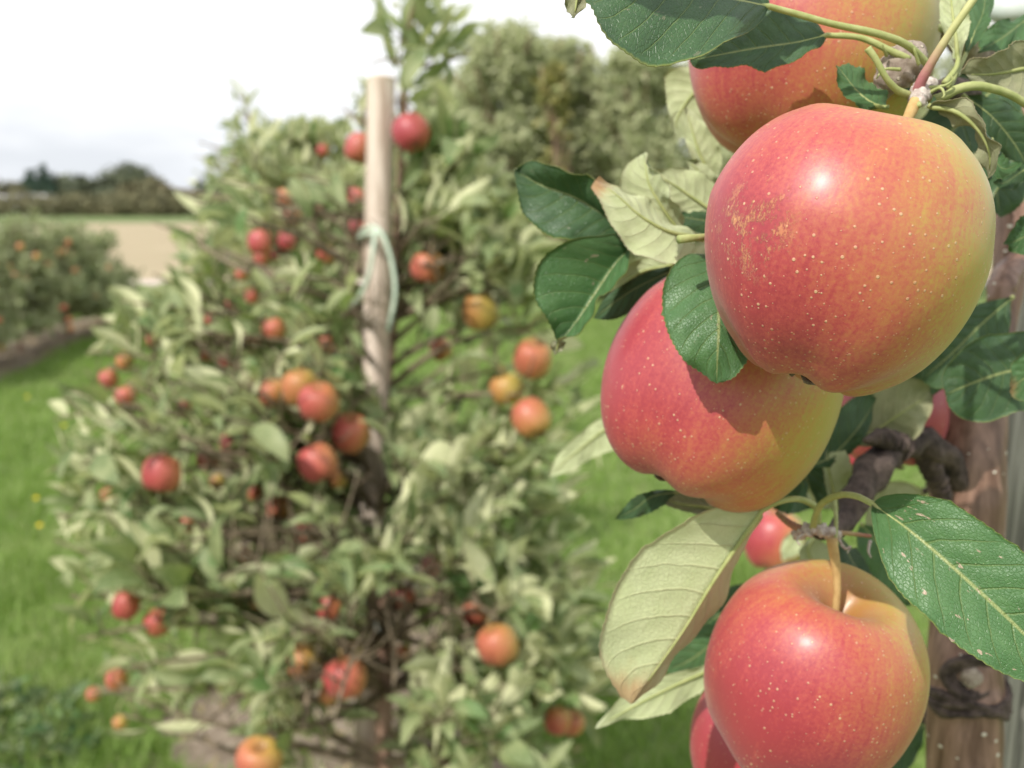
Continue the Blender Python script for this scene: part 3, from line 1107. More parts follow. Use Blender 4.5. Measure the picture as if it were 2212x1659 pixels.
def orchard_tree(label, base, trunk_pts, trunk_r, targets, seed, n_parts, leaf, tops=(), extra=0, height=1.9, radius=.5, cut=None,
                 spacing=.017, group='apple trees in the rows', mat='leaf_mid', bark='bark_mid', bare=(), zmin=.25, templ=None):
    r_ = np.random.default_rng(seed)
    root = empty('apple_tree', base)
    tag(root, label, 'tree', group)
    base = np.asarray(base, float)
    AX[0], AX[1] = base[0], base[1]
    tp = catmull(np.array(trunk_pts), 40)
    MB().tube(tp, np.interp(np.linspace(0, 1, 40), [0, .1, .6, 1], trunk_r), 14, lump=.06, seed=seed).make('trunk', [M[bark]], root, base)
    Pp, Dd, Nn, Ss = [], [], [], []

    def leafy(pl, size, sp):
        a = leaves_on(pl, None, r_, size, sp)
        Pp.extend(a[0]); Dd.extend(a[1]); Nn.extend(a[2]); Ss.extend(a[3])

    def trunk_at(z):
        i = np.argmin(np.abs(tp[:, 2] - z))
        return tp[i]
    allt = [(np.asarray(t), True) for t in targets] + [(np.asarray(t), False) for t in tops]
    for _ in range(extra):
        z = r_.uniform(zmin, height)
        rr = radius * (1.05 - .75 * z / height) * math.sqrt(r_.uniform(.15, 1))
        a = r_.uniform(0, 6.28)
        c = trunk_at(z)
        g = np.array([c[0] + rr * math.cos(a), c[1] + rr * math.sin(a), z])
        if cut is not None:
            gx_, gy_, gd_ = proj(g)
            if cut(gx_, gy_) or gx_ < np.interp(gy_, *LEFT_EDGE) + 30:
                continue
        allt.append((g, True))
    for tgt, full in allt:
        hd = np.linalg.norm((tgt - trunk_at(tgt[2]))[:2])
        s = trunk_at(max(.15, tgt[2] - hd * r_.uniform(.15, .6) - (0 if full else -.04)))
        mid = (s + tgt) / 2 + np.array([0, 0, hd * r_.uniform(-.05, .22)]) + r_.normal(0, .02, 3)
        pl = bezier(s, mid, tgt, 14)
        r0 = .0035 + hd * .011
        b = MB().tube(pl, np.linspace(r0, .0018, 14), 6, lump=.08, seed=int(r_.integers(999)))
        # side shoots
        L = np.linalg.norm(tgt - s)
        ns = int(L / .05) + 1
        for k in range(ns):
            t = r_.uniform(.25, 1)
            i = min(13, int(t * 13))
            p0 = pl[i]
            tn = nz(pl[min(13, i + 1)] - pl[max(0, i - 1)])
            d = nz(tn * .5 + r_.normal(0, .55, 3) + np.array([0, 0, .45]))
            ll = r_.uniform(.03, .13)
            sp = bezier(p0, p0 + d * ll * .5, p0 + nz(d + [0, 0, .3]) * ll, 5)
            if cut is not None:
                gx_, gy_, gd_ = proj(sp[-1])
                if cut(gx_, gy_) or gx_ < np.interp(gy_, *LEFT_EDGE) + 10:
                    continue
            b.tube(sp, np.linspace(.0022, .0012, 5), 4)
            leafy(sp, leaf, spacing * .9)
        leafy(pl[5:], leaf, spacing * 1.3)
        b.make('branch', [M['twig']], root, base)
    for pts, r0, r1 in bare:
        MB().tube(pts, np.linspace(r0, r1, len(pts)), 8, res=20, lump=.12, seed=3).make('branch', [M['twig']], root, base)
    A = clear(Pp, Dd, Nn, Ss, sky_cut=cut)
    n = build_leaves(root, base, *A, M[mat], n_parts, r_, templ=templ or TMPL)
    return root, n


def cut_mid(x, y):
    """open air round the middle tree: the alley at right and the sky above the left shoulder"""
    sky = (y < 150) & (x < 820)
    alley = (x > 860) & (y > 640) & (y < 940) & (x < 1320) & ~((x > 1040) & (y > 930)) & ~((x > 1180) & (y > 790) & (y < 870))
    s2 = (x > 1000) & (y < 350) & ~((x < 1060) & (y > 300))
    s3 = (x < 780) & (y < 400)
    grass_l = (x < 105)
    hh = np.sin(x * 12.9898 + y * 78.233) * 43758.5 % 1
    thin = ((x < 560) & (y > 1490) & (hh < .72)) | ((x > 330) & (x < 500) & (y > 1320) & (y < 1450) & (hh < .7)) | ((x < 240) & (y > 1350) & (hh < .6))
    return thin | sky | s2 | s3 | grass_l | (alley & (np.sin(x * 12.9898 + y * 78.233) * 43758.5 % 1 < .38))


TG = [(950, 470, 1.7), (990, 500, 1.75), (1030, 450, 1.75), (1075, 520, 1.75), (1110, 590, 1.8), (1050, 600, 1.75), (985, 590, 1.7), (1130, 640, 1.8), (1085, 430, 1.85), (1195, 1000, 1.8), (1160, 960, 1.85), (135, 860, 1.8), (120, 905, 1.85), (115, 1010, 1.8), (125, 1115, 1.8), (118, 1165, 1.85), (150, 1290, 1.75), (170, 1380, 1.7), (190, 1500, 1.75), (280, 1440, 1.6),
      (200, 690, 1.9), (250, 650, 1.9), (190, 760, 1.85), (330, 590, 1.95), (345, 400, 2.0), (330, 480, 1.95), (420, 440, 1.9), (470, 390, 1.85), (510, 480, 1.8),
      (560, 640, 1.7), (430, 720, 1.75), (380, 820, 1.65), (520, 830, 1.6), (300, 940, 1.6), (480, 900, 1.55), (560, 1000, 1.6), (380, 1180, 1.55), (250, 1210, 1.6),
      (470, 1250, 1.5), (560, 1180, 1.5), (700, 1200, 1.5), (620, 1350, 1.45), (460, 1420, 1.5), (520, 1540, 1.4), (400, 1600, 1.5), (720, 1560, 1.4), (600, 1480, 1.45),
      (640, 380, 1.9), (700, 420, 1.85), (650, 600, 1.75), (700, 760, 1.65), (730, 700, 1.7), (850, 900, 1.7), (900, 1000, 1.6), (880, 1120, 1.6), (960, 1080, 1.65),
      (1030, 1010, 1.7), (1090, 990, 1.75), (1120, 1060, 1.75), (1180, 1110, 1.8), (1150, 1200, 1.8), (1230, 1220, 1.85), (1280, 1270, 1.85), (1240, 1330, 1.8), (1300, 1420, 1.8),
      (1200, 1430, 1.7), (1260, 1520, 1.75), (1120, 1500, 1.6), (1000, 1450, 1.5), (960, 1560, 1.45), (1080, 1600, 1.5), (1180, 1640, 1.6), (900, 1340, 1.6), (980, 1230, 1.65),
      (1060, 1150, 1.7), (1240, 820, 1.85), (1200, 850, 1.85), (960, 440, 1.85), (1000, 430, 1.8), (1060, 470, 1.85), (1100, 540, 1.85), (1020, 560, 1.75), (960, 520, 1.8),
      (1090, 620, 1.8), (1130, 680, 1.85), (1010, 325, 1.8), (930, 350, 1.85), (880, 400, 1.85), (900, 150, 1.85), (885, 60, 1.85), (930, 110, 1.85), (1020, 108, 1.85),
      (900, -60, 1.85), (860, 210, 1.95), (960, 230, 1.9), (800, 140, 1.95), (740, 230, 2.0), (905, 480, 1.9), (940, 650, 1.9),
      (680, 500, 1.8), (560, 420, 1.9), (250, 1080, 1.65), (330, 1290, 1.6), (640, 940, 1.6), (820, 1230, 1.6), (1090, 1290, 1.7), (760, 1330, 1.5), (850, 1480, 1.5),
      (1330, 1500, 1.9), (1140, 1010, 1.75), (1010, 1360, 1.6), (180, 1000, 1.7), (200, 1120, 1.7), (210, 1240, 1.7), (260, 870, 1.7)]
trunk_mid = [P(832, 1800, 1.93), P(830, 1600, 1.93), P(833, 1350, 1.93), P(815, 1150, 1.95), P(812, 980, 1.97), P(835, 800, 1.98), P(860, 550, 1.96), P(870, 300, 1.93), P(880, 100, 1.9), P(895, -80, 1.88)]
trunk_mid[0][2] = 0.0
bare = [([P(765, 665, 1.9), P(700, 690, 1.85), P(600, 600, 1.85), P(520, 580, 1.85), P(430, 528, 1.9)], .0085, .004),
        ([P(850, 1375, 1.92), P(900, 1345, 1.85), P(960, 1322, 1.8), P(1060, 1322, 1.75)], .0085, .0045),
        ([P(815, 1420, 1.92), P(720, 1400, 1.75), P(675, 1470, 1.6), P(655, 1575, 1.55)], .0075, .004),
        ([P(800, 1200, 1.93), P(700, 1220, 1.85), P(610, 1200, 1.75), P(590, 1150, 1.72), P(480, 1162, 1.75)], .008, .004),
        ([P(850, 560, 1.96), P(930, 565, 1.85), P(1010, 550, 1.8)], .006, .003),
        ([P(835, 900, 1.97), P(890, 850, 1.85), P(960, 790, 1.8)], .005, .0025),
        ([P(835, 700, 1.97), P(760, 640, 1.9), P(780, 560, 1.88), P(800, 500, 1.9)], .007, .004),
        ([P(835, 1640, 1.92), P(920, 1640, 1.7), P(990, 1655, 1.6)], .008, .006)]
tb = trunk_mid[0].copy()
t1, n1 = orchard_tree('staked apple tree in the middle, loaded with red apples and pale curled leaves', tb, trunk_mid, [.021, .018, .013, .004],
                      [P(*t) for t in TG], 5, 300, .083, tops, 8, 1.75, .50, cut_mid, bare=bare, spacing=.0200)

# stake of the middle tree
def stake(label, p0, p1, r, mat, endmat, seg=20, seed=0, group='support stakes beside the trunks'):
    p0, p1 = np.asarray(p0, float), np.asarray(p1, float)
    root = empty('wooden_stake', p0)
    tag(root, label, 'stake', group)
    n = 40
    pts = p0 + (p1 - p0) * np.linspace(0, 1, n)[:, None]
    pts += np.stack([np.sin(np.linspace(0, 4, n)) * r * .08, np.zeros(n), np.zeros(n)], 1)
    MB().tube(pts, r * (1 + .03 * np.sin(np.linspace(0, 9, n))), seg, lump=.03, seed=seed, cap=False).make('pole', [M[mat]], root, p0)
    T = nz(p1 - p0)
    b = MB().tube([p1 - T * .001, p1 + T * .002, p1 + T * .005], [r * 1.0, r * .97, r * .86], seg)
    b.make('end_grain', [M[endmat]], root, p0)
    return root


sa, sb_ = P(826, 172, 1.84), P(797, 1400, 1.97)
dirS = nz(sa - sb_)
foot = sb_ - dirS * (sb_[2] / dirS[2])
stake('pale peeled wooden stake standing in the middle tree', foot, sa, 30 * K * 1.84, 'stake_pale', 'stake_end', seed=2)
# rear stake
ra = P(655, 500, 3.35)
stake('short grey brown stake seen through the leaves behind', (ra[0], ra[1], 0), ra, .020, 'stake_pale', 'stake_end', seed=3)

# plastic tie looped loosely round the pale stake
root = empty('tree_tie', P(800, 505, 1.82))
tag(root, 'pale green plastic tie looped loosely round the pale stake', 'tie')
tb0 = P(800, 505, 1.82)
MB().tube([P(776, 520, 1.90), P(785, 497, 1.84), P(812, 492, 1.80), P(832, 520, 1.79), P(848, 575, 1.79), P(853, 640, 1.79), P(838, 716, 1.80)], .0042, 8, res=40).make('strand', [M['tie']], root, tb0)
MB().tube([P(812, 494, 1.80), P(806, 540, 1.79), P(798, 590, 1.80), P(778, 640, 1.82), P(752, 668, 1.87)], .0042, 8, res=40).make('strand', [M['tie']], root, tb0)
MB().tube([P(776, 512, 1.88), P(798, 505, 1.81), P(826, 505, 1.80), P(846, 520, 1.86)], .0042, 8, res=20).make('knot', [M['tie']], root, tb0)
# white band on the lower trunk
rb = empty('trunk_band', P(835, 1352, 1.93))
tag(rb, 'narrow white band round the lower trunk of the middle tree', 'band')
MB().tube([P(834, 1340, 1.93), P(834, 1362, 1.93)], .0205, 16, cap=False).make('band', [M['tie_white']], rb, P(835, 1352, 1.93))

# ------------------------------------------------------------------ trees behind in the same row
def cut_back(x, y):
    hh = np.sin(x * 12.9898 + y * 78.233) * 43758.5 % 1
    return ((x < 620) & (y > 1250) & (hh < .8)) | ((y < 262 - (x > 600) * 0.0) & (x < 760) & ~((np.abs(x - 522) < 34) & (y > 170) & (hh < .45))) | ((y < 340) & (x < 470) & (hh < .7)) | ((x > 860) & (y > 600)) | ((y < 420) & (x < 380)) | (x > 1000) | ((x < 440) & (y < 290)) | (x < 105)


b2 = rowpt(1.55)
tr2 = [b2 * [1, 1, 0], b2 + [.01, .0, .6], b2 + [-.02, 0, 1.2], P(560, 330, 3.4), P(528, 215, 3.4)]
TG2 = [P(x, y, d) for x, y, d in [(520, 205, 3.3), (495, 190, 3.4), (545, 260, 3.3), (600, 290, 3.2), (640, 300, 3.2), (500, 300, 3.2), (430, 310, 3.4), (460, 360, 3.2), (540, 360, 3.0), (620, 380, 3.1),
                                  (700, 340, 3.2), (740, 300, 3.3), (700, 480, 3.0), (600, 480, 3.0), (500, 560, 3.0), (640, 560, 3.0), (570, 620, 3.1), (720, 600, 3.0), (440, 500, 3.2), (430, 620, 3.2),
                                  (680, 660, 3.0), (500, 700, 3.0), (900, 420, 3.2), (860, 520, 3.2), (760, 380, 3.1), (820, 330, 3.2), (960, 380, 3.3), (640, 760, 3.0), (700, 860, 3.0),
                                  (540, 880, 3.0), (440, 820, 3.1), (420, 960, 3.1), (620, 1000, 3.1), (800, 700, 3.2), (870, 660, 3.3), (680, 290, 3.2), (740, 460, 3.1)]]
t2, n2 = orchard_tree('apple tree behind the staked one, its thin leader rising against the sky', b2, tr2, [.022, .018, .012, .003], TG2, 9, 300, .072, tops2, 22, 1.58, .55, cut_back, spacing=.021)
b3 = rowpt(3.2)
tr3 = [b3 * [1, 1, 0], b3 + [.02, 0, .6], b3 + [0, .02, 1.1], b3 + [.03, 0, 1.5]]
TG3 = [P(x, y, 4.9) for x, y in [(430, 305), (415, 340), (590, 260), (640, 270), (700, 290), (760, 240), (800, 200), (470, 400), (530, 420), (600, 350), (860, 300), (900, 340), (940, 380)]]
t3, n3 = orchard_tree('third apple tree of the row, mostly hidden behind the nearer two', b3, tr3, [.022, .018, .012, .003], TG3, 12, 120, .072, (), 34, 1.75, .6, cut_back, templ=TMPLOW)
b4 = rowpt(5.0)
tr4 = [b4 * [1, 1, 0], b4 + [.02, 0, .6], b4 + [0, .02, 1.0], b4 + [.03, 0, 1.4]]
t4, n4 = orchard_tree('fourth apple tree of the row, a blurred top above the field', b4, tr4, [.022, .018, .012, .003], [], 14, 0, .075, (), 44, 1.85, .65, cut_back, templ=TMPLOW)

# ------------------------------------------------------------------ row of low trees at the left
r_ = np.random.default_rng(77)
LL = ['low apple tree at the left edge of the picture, nearest in its row', 'second low apple tree in the left row, hung with orange fruit',
      'third low apple tree in the left row, before the field', 'fourth low apple tree in the left row', 'last low apple tree of the left row, beside the pale track']
for i in range(5):
    t = i / 4
    p = G(-215, 845) * (1 - t) + G(214, 704) * t
    h = [1.22, 1.24, 1.20, 1.16, 1.02][i]
    tr = [p, p + [.01, 0, h * .5], p + [0, 0, h * .95]]
    rt, _n = orchard_tree(LL[i], p, tr, [.022, .018, .012, .004], [], 30 + i, 0, .085, (), 112 if i < 4 else 90, h, .86 if i < 4 else .72, None, spacing=.024, zmin=.27, templ=TMPLOW,
                          group='low apple trees in the left row', mat='leaf_far')
    for k in range(14):
        a, z = r_.uniform(3.2, 6.2), r_.uniform(.2, h * .92)
        rr = .56 * (1.05 - .55 * z / h)
        c = p + [rr * math.cos(a), rr * math.sin(a), z]
        X, Y, D = proj(c)
        far_apple(X, Y, 10, D, r_.uniform(-.3, .3), 'small orange apple among the leaves of the ' + ['nearest', 'second', 'third', 'fourth', 'last'][i] + ' low tree at left', 'apples in the low left row', k, False, at=c, r=r_.uniform(.030, .037))
# fallen and hanging fruit above keep only masks of their own

# ------------------------------------------------------------------ windbreak and far trees
def crown_tree(label, base, h, rad, nleaf, size, mat, seed, blobs=None, group='windbreak trees beyond the alley', bark='bark_mid', upright=.5, name='tree', mat2=None, frac2=0, low=.08):
    r_ = np.random.default_rng(seed)
    base = np.asarray(base, float)
    root = empty(name, base)
    tag(root, label, 'tree', group)
    b = MB().tube([base, base + [0, 0, h * .5], base + [rad * .05, 0, h * .9]], [h * .012, h * .009, h * .003], 8, res=14, lump=.06, seed=seed)
    nb = 16
    tips = []
    for k in range(nb):
        z0 = h * r_.uniform(.12, .75)
        a = k * 2.4
        e = base + [rad * .8 * math.cos(a), rad * .8 * math.sin(a), min(h * .96, z0 + h * .25)]
        s = base + [0, 0, z0]
        b.tube(bezier(s, (s + e) / 2 - [0, 0, h * .03], e, 6), np.linspace(h * .007, h * .002, 6), 5)
        tips.append(e)
    b.make('trunk', [M[bark]], root, base)
    if blobs is None:
        blobs = []
        for k in range(110):
            z = h * (low + (1 - low) * r_.uniform(0, 1))
            wz = max(.12, math.sin(math.pi * min(1, (z / h * .80 + .18))) ** .6)
            a = r_.uniform(0, 6.28)
            q = rad * .75 * wz * math.sqrt(r_.uniform(0, 1))
            blobs.append((q * math.cos(a), q * math.sin(a), min(z, h * .93), rad * r_.uniform(.16, .30)))
    for k in range(26):
        a, q = r_.uniform(0, 6.28), rad * .62 * math.sqrt(r_.uniform(0, 1))
        zt = h * (1.0 - .16 * (q / rad) ** 2 - r_.uniform(0, .10))
        for j in range(3):
            blobs.append((q * math.cos(a), q * math.sin(a), zt - j * .12, rad * .10 + .03 * j))
    bl = np.array(blobs)
    w = bl[:, 3] ** 2
    idx = r_.choice(len(bl), nleaf, p=w / w.sum())
    d = r_.normal(0, 1, (nleaf, 3))
    d /= np.linalg.norm(d, axis=1)[:, None]
    rr = bl[idx, 3] * r_.uniform(.25, 1.0, nleaf) ** .5
    Q = base + bl[idx, :3] + d * rr[:, None] * [1, 1, 1.15]
    Q[:, 2] = np.maximum(Q[:, 2], .05)
    D = r_.normal(0, 1, (nleaf, 3)) + [0, 0, upright]
    N = d * .6 + r_.normal(0, .45, (nleaf, 3)) + SUN * .8
    S = size * r_.uniform(.6, 1.3, nleaf)
    m2 = np.zeros(nleaf, bool)
    for sel, mt, nm in ((~m2, mat, 'crown'),):
        build_leaves(root, base, Q[sel], D[sel], N[sel], S[sel], M[mt], 0, r_, templ=TINYT)
    for o in root.children:
        if o.name.startswith('foliage'):
            o.name = 'crown'
    return root


LOWT = [leaf_template(1, w, c, f, t, 3, 2) for w, c, f, t in [(.42, .6, .5, .1), (.38, 1.1, .4, -.3), (.45, .3, .3, .2)]]
TINYT = [leaf_template(1, w, c, f, t, 2, 2) for w, c, f, t in [(.5, .6, .5, .1), (.45, .9, .4, -.3)]]
D0 = 15.0


def gx(px, D):
    return np.array([(px - 1106) * K * D, D, 0])


for lb, px_, dd_, h_, rd_, n_, mt_, sd_ in [
    ('tall grey green windbreak tree right of the middle tree', 1090, 0, 4.0, 1.0, 14000, 'leaf_poplar', 51),
    ('windbreak tree with a yellowing streak left of the gap in the sky', 1215, .5, 3.95, .62, 9000, 'leaf_poplar', 52),
    ('slim yellowing shrub in front of the windbreak', 1196, -1.0, 3.45, .26, 900, 'leaf_yellow', 58),
    ('windbreak tree behind the dark leaves, right of the sky gap', 1385, 0, 3.8, .95, 13000, 'leaf_poplar', 53),
    ('shorter windbreak tree filling the gap under the open sky', 1300, .8, 3.3, .8, 8000, 'leaf_poplar', 59),
    ('windbreak tree mostly hidden behind the large apple', 1600, .5, 4.2, 1.3, 9000, 'leaf_poplar', 54),
    ('windbreak tree hidden behind the near trunk', 1960, .5, 4.8, 1.4, 5000, 'leaf_poplar', 55),
    ('windbreak tree behind the leader of the middle tree', 985, 1.2, 3.5, .8, 8000, 'leaf_poplar', 56),
    ('broad pale windbreak tree between the first two crowns', 1145, 1.0, 3.75, .9, 9000, 'leaf_poplar', 70),
    ('low leafy windbreak tree under the yellowing one', 1010, -.8, 2.6, .8, 7000, 'leaf_poplar', 71),
    ('small windbreak tree low behind the stake', 850, 2, 2.7, 1.0, 7000, 'leaf_poplar', 57)]:
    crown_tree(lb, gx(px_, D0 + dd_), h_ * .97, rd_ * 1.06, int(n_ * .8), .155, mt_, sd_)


def far_blob(name, label, base, w, h, dpt, mat, seed, n=2600, shape='dome', leafs=.9, cat='tree', group=None, trunk=True):
    """far trees and hedges: leafy clumps on a broad body"""
    r_ = np.random.default_rng(seed)
    base = np.asarray(base, float)
    root = empty(name, base)
    tag(root, label, cat, group)
    if trunk:
        MB().tube([base, base + [0, 0, h * .6]], [h * .03, h * .015], 8).make('trunk', [M['bark_mid']], root, base)
    if shape == 'dome':
        nb = 34
        cs = []
        for k in range(nb):
            a = r_.uniform(0, 6.28); q = math.sqrt(r_.uniform(0, 1))
            z = h * (.18 + .62 * r_.uniform(0, 1) * math.sqrt(max(0, 1 - q * q)))
            cs.append((q * w / 2 * .82 * math.cos(a), q * dpt / 2 * .82 * math.sin(a), z, h * r_.uniform(.16, .26)))
    elif shape == 'cone':
        cs = []
        for k in range(30):
            t = k / 30
            a = k * 2.4
            q = (1 - t) * w / 2 * .6
            cs.append((q * math.cos(a), q * math.sin(a), h * (.08 + t * .86), max(.25, (1 - t) * w * .24)))
    else:
        cs = []
        nb = max(8, int(w / (h * .55)))
        for k in range(nb):
            cs.append(((k / (nb - 1) - .5) * w, r_.normal(0, dpt * .12), h * r_.uniform(.30, .50), h * r_.uniform(.42, .54)))
    c = np.array(cs)
    wgt = c[:, 3] ** 2
    idx = r_.choice(len(c), n, p=wgt / wgt.sum())
    d = r_.normal(0, 1, (n, 3)); d /= np.linalg.norm(d, axis=1)[:, None]
    Q = base + c[idx, :3] + d * (c[idx, 3] * r_.uniform(.75, 1.05, n))[:, None]
    Q[:, 2] = np.maximum(Q[:, 2], .1)
    build_leaves(root, base, Q, r_.normal(0, 1, (n, 3)), d + r_.normal(0, .35, (n, 3)), leafs * r_.uniform(.6, 1.3, n), M[mat], 0, r_, templ=TINYT)
    for o in root.children:
        if o.name.startswith('foliage'):
            o.name = 'crown'
    return root


FD = 150.0
far_blob('tree', 'broad dome shaped tree on the far horizon', gx(262, FD), 17.5, 7.3, 11, 'far_green', 61, 9000, leafs=1.0, group='trees on the far horizon')
far_blob('tree', 'flatter tree between the conifers and the dome shaped tree', gx(170, FD), 13, 6.0, 8, 'far_green', 62, 6000, leafs=1.0, group='trees on the far horizon')
far_blob('tree', 'dark green conifer at far left, shorter of the two', gx(86, FD - 5), 6.0, 6.3, 5, 'far_dark', 63, 3500, 'cone', .7, group='trees on the far horizon')
far_blob('tree', 'dark green conifer at far left, taller of the two', gx(114, FD - 4), 5.6, 7.3, 5, 'far_dark', 64, 3500, 'cone', .7, group='trees on the far horizon')
far_blob('tree', 'olive bush shaped tree at the far left edge of the horizon', gx(22, FD - 8), 9, 4.9, 6, 'far_olive', 65, 3500, leafs=.8, group='trees on the far horizon')
far_blob('tree', 'brownish low tree right of the dome shaped tree', gx(340, FD - 30), 9.5, 4.6, 6, 'far_olive', 66, 4500, leafs=.8, group='trees on the far horizon')
far_blob('tree', 'tree on the horizon hidden behind the middle tree', gx(520, FD - 20), 14, 5.5, 6, 'far_green', 67, 3000, leafs=1., group='trees on the far horizon')
HD = 112.0
far_blob('hedge', 'long clipped hedge along the far side of the field', np.array([(200 - 1106) * K * HD, HD, 0]), 80, 2.7, 3, 'far_olive', 68, 15000, 'hedge', .65, 'hedge', trunk=False)
# pale shed at far left
sh = empty('shed', gx(20, 128))
tag(sh, 'long low pale shed at the far left behind the hedge', 'shed')
bx = MB()
w2, h2 = 6.2, 1.9
bx.add([(-w2, -2, 0), (w2, -2, 0), (w2, 2, 0), (-w2, 2, 0), (-w2, -2, h2), (w2, -2, h2), (w2, 2, h2), (-w2, 2, h2)],
       [(0, 1, 5, 4), (1, 2, 6, 5), (2, 3, 7, 6), (3, 0, 4, 7)])
bx.make('wall', [M['shed']], sh, smooth=False)
bx = MB()
bx.add([(-w2 - .2, -2.3, h2 + .01), (w2 + .2, -2.3, h2 + .01), (w2 + .2, 0, h2 + .6), (-w2 - .2, 0, h2 + .6), (-w2 - .2, 2.3, h2 + .01), (w2 + .2, 2.3, h2 + .01)],
       [(0, 1, 2, 3), (3, 2, 5, 4), (0, 3, 4), (1, 5, 2)])
bx.make('roof', [M['shed_roof']], sh, smooth=False)

# weeds by the soil at lower left, dandelions in the grass
def weed(label, p, n, size, seed):
    r_ = np.random.default_rng(seed)
    root = empty('weed', p)
    tag(root, label, 'weed', 'leafy weeds at the lower left')
    Q = np.asarray(p) + np.stack([r_.normal(0, .06, n), r_.normal(0, .06, n), r_.uniform(0, .065, n)], 1)
    D = r_.normal(0, 1, (n, 3)) + [0, 0, .5]
    build_leaves(root, np.asarray(p, float), Q, D, r_.normal(0, .5, (n, 3)) + [0, 0, 1], size * r_.uniform(.6, 1.2, n), M['blade_leaf'], 0, r_)
    b = MB()
    for k in range(5):
        e = np.asarray(p) + [r_.normal(0, .04), r_.normal(0, .04), .06]
        b.tube([p, (np.asarray(p) + e) / 2 + r_.normal(0, .01, 3), e], .002, 5)
    b.make('stem', [M['petiole']], root, p)


M['blade_leaf'] = leaf_material('weed_leaf', 'both', False, ((.035, .085, .03), (.06, .13, .05), (.14, .2, .1), (.2, .26, .14)), .2)
for i, (x, y, lb) in enumerate([(30, 1600, 'dark leafy weed clump in the lower left corner'), (95, 1560, 'weed clump where grass meets soil, highest of the lower left weeds'),
                                (75, 1655, 'weed clump at the bottom edge right of the corner clump'), (150, 1640, 'small weed standing on the bare soil at lower left'),
                                (-20, 1560, 'weed cut by the left edge of the picture')]):
    weed(lb, G(x, y), 90, .055, 90 + i)
for i, (x, y, lb) in enumerate([(88, 1172, 'lowest yellow flower in the left grass'), (140, 945, 'yellow flower in the grass closest to the middle tree'),
                                (80, 1110, 'yellow flower just above the lowest one in the left grass'), (60, 880, 'highest yellow flower in the left grass')]):
    p = G(x, y)
    root = empty('dandelion', p)
    tag(root, lb, 'flower', 'yellow flowers in the left grass')
    MB().tube([p, p + [.003, 0, .07]], .0015, 5).make('stem', [M['petiole']], root, p)
    MB().tube([p + [.003, 0, .068], p + [.003, 0, .075], p + [.003, 0, .082]], [.004, .013, .007], 10).make('flower_head', [M['dandelion']], root, p)

# leaf litter and dry stalks on the bare strips
def litter(name, region, n, seed, label):
    r_ = np.random.default_rng(seed)
    Q = region(r_, n)
    D = r_.normal(0, 1, (n, 3)) * [1, 1, .15]
    V_, F_, U_ = LOWT[0]
    Fm = frames(D, np.array([0, 0, 1.0]) + r_.normal(0, .35, (n, 3)))
    S = r_.uniform(.012, .055, n)
    V = np.einsum('nij,vj->nvi', Fm * S[:, None, None], V_) + Q[:, None, :]
    F = F_[None] + (np.arange(n) * len(V_))[:, None, None]
    tag(obj(name, mesh(name, V.reshape(-1, 3), F.reshape(-1, 4), [M['litter']], uv=np.tile(U_, (n, 1)))), label, 'litter', kind='stuff')


def _lr(r_, n):
    t, sd = r_.uniform(-1.2, 7, n), r_.uniform(-.62, .62, n)
    p = np.array([rowpt(a, b) for a, b in zip(t, sd)])
    p[:, 2] = r_.uniform(.006, .03, n)
    return p


def _ll(r_, n):
    t, u = r_.uniform(0, 1, n), r_.uniform(0, 1, n)
    p = np.array([(G(-200, 760) * (1 - a) + G(222, 690) * a) * (1 - b) + (G(-200, 930) * (1 - a) + G(226, 718) * a) * b for a, b in zip(t, u)])
    p[:, 2] = r_.uniform(.006, .03, n)
    return p


def _wd(r_, n):
    t, sd = r_.uniform(-1.2, 7, n), r_.uniform(-.6, .6, n)
    p = np.array([rowpt(a, b) for a, b in zip(t, sd)])
    k = np.sin(p[:, 0] * 9 + 2) * np.sin(p[:, 1] * 7) > -.25
    return p[k, :2]


grass('weed_cover', _wd, 14000, .02, .07, 8)['label'] = 'thin grass and seedlings sprouting on the bare soil strip'
M['litter'] = simple('dry_litter', (.20, .13, .07), (.34, .30, .14), 2.5, .9)
litter('leaf_litter', _lr, 2600, 5, 'dry leaves and stalks littering the soil under the row')
litter('leaf_litter', _ll, 1200, 6, 'dry leaves littering the soil strip at left')

#NEAR#
# ------------------------------------------------------------------ the near tree: trunk, stake, spurs, leaves
NB = P(2085, 1650, .46)
NB = np.array([NB[0], NB[1], 0.0])
near = empty('apple_tree', NB)
tag(near, 'apple tree close at the right edge with smooth brown trunk and large leaves', 'tree')
tk = [(2080, 6200, .46, 82), (2082, 1760, .455, 79), (2083, 1600, .455, 77), (2084, 1530, .455, 78), (2084, 1495, .455, 84), (2084, 1478, .455, 79), (2083, 1430, .455, 76),
      (2084, 1340, .458, 72), (2088, 1200, .460, 74), (2090, 1080, .460, 77), (2092, 980, .460, 76), (2106, 880, .462, 66), (2128, 780, .465, 50),
      (2160, 690, .468, 36), (2178, 600, .468, 34), (2186, 480, .47, 36), (2200, 380, .47, 38), (2215, 100, .47, 38), (2225, -300, .47, 34)]
tp_ = [P(x, y, d) for x, y, d, r in tk]
tp_[0][2] = 0.0
tr_ = [r * K * d for x, y, d, r in tk]
q = catmull(np.c_[np.array(tp_[1:]), tr_[1:]], 150)
q = np.vstack([np.r_[tp_[0], .026], q])
MB().tube(q[:, :3], q[:, 3], 40, lump=.015, rough=.004, seed=4).make('trunk', [M['bark_young']], near, NB)
